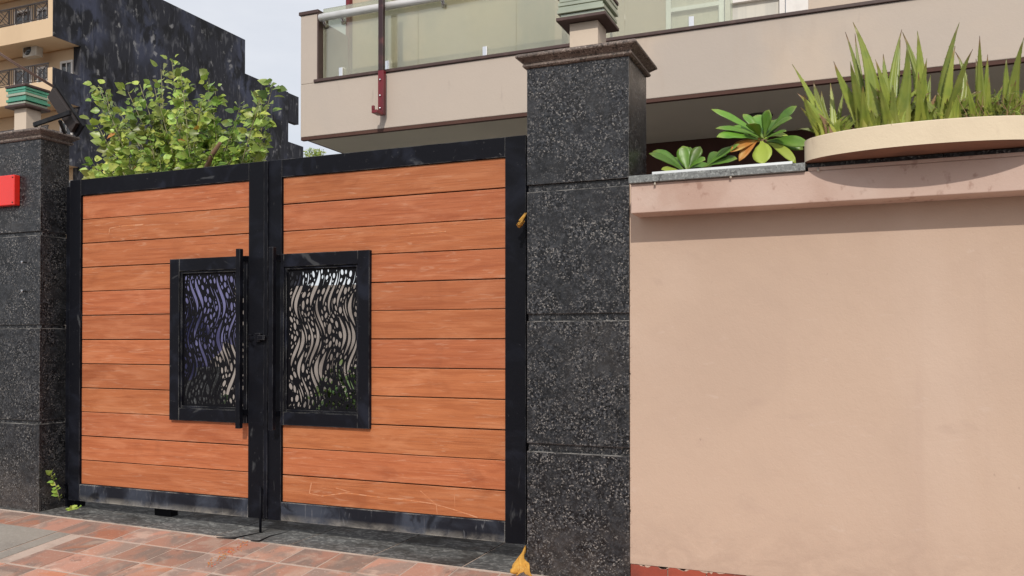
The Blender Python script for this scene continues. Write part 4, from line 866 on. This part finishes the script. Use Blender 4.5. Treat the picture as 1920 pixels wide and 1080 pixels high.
# crumpled yellow cloth at pillar foot: folded sheet
r = random.Random(5); m = MB(); nu, nv = 26, 14; vs = []
pa_ = at(984, 1030, 4.58); pb_ = at(1000, 1082, 4.42); pc_ = at(955, 1076, 4.40)
for j in range(nv + 1):
    for i in range(nu + 1):
        f = i / nu; g = j / nv; e = pc_.lerp(pb_, f); p = pa_.lerp(e, g ** .9)
        fold = math.sin(f * 17 + g * 3) * .012 * g + math.sin(f * 31 + g * 6) * .006 * g
        vs.append(p + Vector((fold * .5 + .01 * math.sin(g * 9 + f * 3), -.03 * math.sin(g * math.pi) + fold, .012 * math.sin(g * 8 + f * 9) + .008)))
m.add(vs, [(j * (nu + 1) + i, j * (nu + 1) + i + 1, (j + 1) * (nu + 1) + i + 1, (j + 1) * (nu + 1) + i) for j in range(nv) for i in range(nu)], True)
o = m.build('yellow_cloth', M['yellow']); tag(o, 'crumpled yellow cloth lying at the foot of the right granite pillar', 'cloth')
md = o.modifiers.new('thickness', 'SOLIDIFY'); md.thickness = .004

def weed(base, tipuv, n, label, seed, Y):
    r = random.Random(seed); t = thing('weed', base, label, 'weed', 'weeds at the foot of the left pillar')
    tip = at(*tipuv, Y); MB().tube([base, base.lerp(tip, .5) + Vector((.01, 0, 0)), tip], [.003, .0025, .0015], 5).build('stem', M['twig'], t)
    for k in range(n):
        f = (k + .5) / n; p = base.lerp(tip, f); a = r.uniform(0, 6.28); d = Vector((math.cos(a), -abs(math.sin(a)) * .5, r.uniform(-.1, .7)))
        v_, f_ = heart_leaf(p, d, Vector((0, -.5, .8)), r.uniform(.035, .055)); m = MB(); m.add(v_, f_, True); m.build('leaf', M['leaf'], t)
weed(at(112, 938, 4.60), (95, 886, ), 16, 'upright green weed climbing the crack beside the left pillar', 2, 4.6)
weed(at(128, 958, 4.58), (150, 952), 9, 'flat little green weed lying on the granite under the gate', 3, 4.55)
m = MB()  # thin dark tubes modelling the shadow lines of the drop bolt and wires
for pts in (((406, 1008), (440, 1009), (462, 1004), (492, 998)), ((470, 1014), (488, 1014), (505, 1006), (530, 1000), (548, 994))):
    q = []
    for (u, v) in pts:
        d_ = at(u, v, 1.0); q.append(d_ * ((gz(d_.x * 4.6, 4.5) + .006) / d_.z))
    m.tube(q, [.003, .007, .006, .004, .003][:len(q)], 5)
o = m.build('rod_shadow_lines', M['solar'], None, 'stuff'); tag(o, 'two dark strands laid as shadow lines on the granite below the drop bolt', 'shadow_lines')
# brown debris stain lumps on pavers
m = MB(); r = random.Random(9)
for k in range(150):
    t = r.random(); u = 392 + t * 70 + r.gauss(0, 5); v = 1060 - t * 45 + r.gauss(0, 4)
    a_ = (v - HOR) / (F * math.cos(YAW) + .384 * (u - 960)); Yg = (1.75) / (a_ + .1); p = at(u, v, Yg); z = gz(p.x, Yg) + .004
    s = r.uniform(.002, .007); c = Vector((p.x, Yg, z)); m.add([c + Vector((-s, 0, 0)), c + Vector((0, -s, 0)), c + Vector((s, 0, 0)), c + Vector((0, s, 0)), c + Vector((0, 0, s * .7))], [(0, 1, 4), (1, 2, 4), (2, 3, 4), (3, 0, 4)])
o = m.build('brick_dust', M['brick_dust'], None, 'stuff'); tag(o, 'line of orange brick crumbs on the pavers in front of the gate', 'debris')
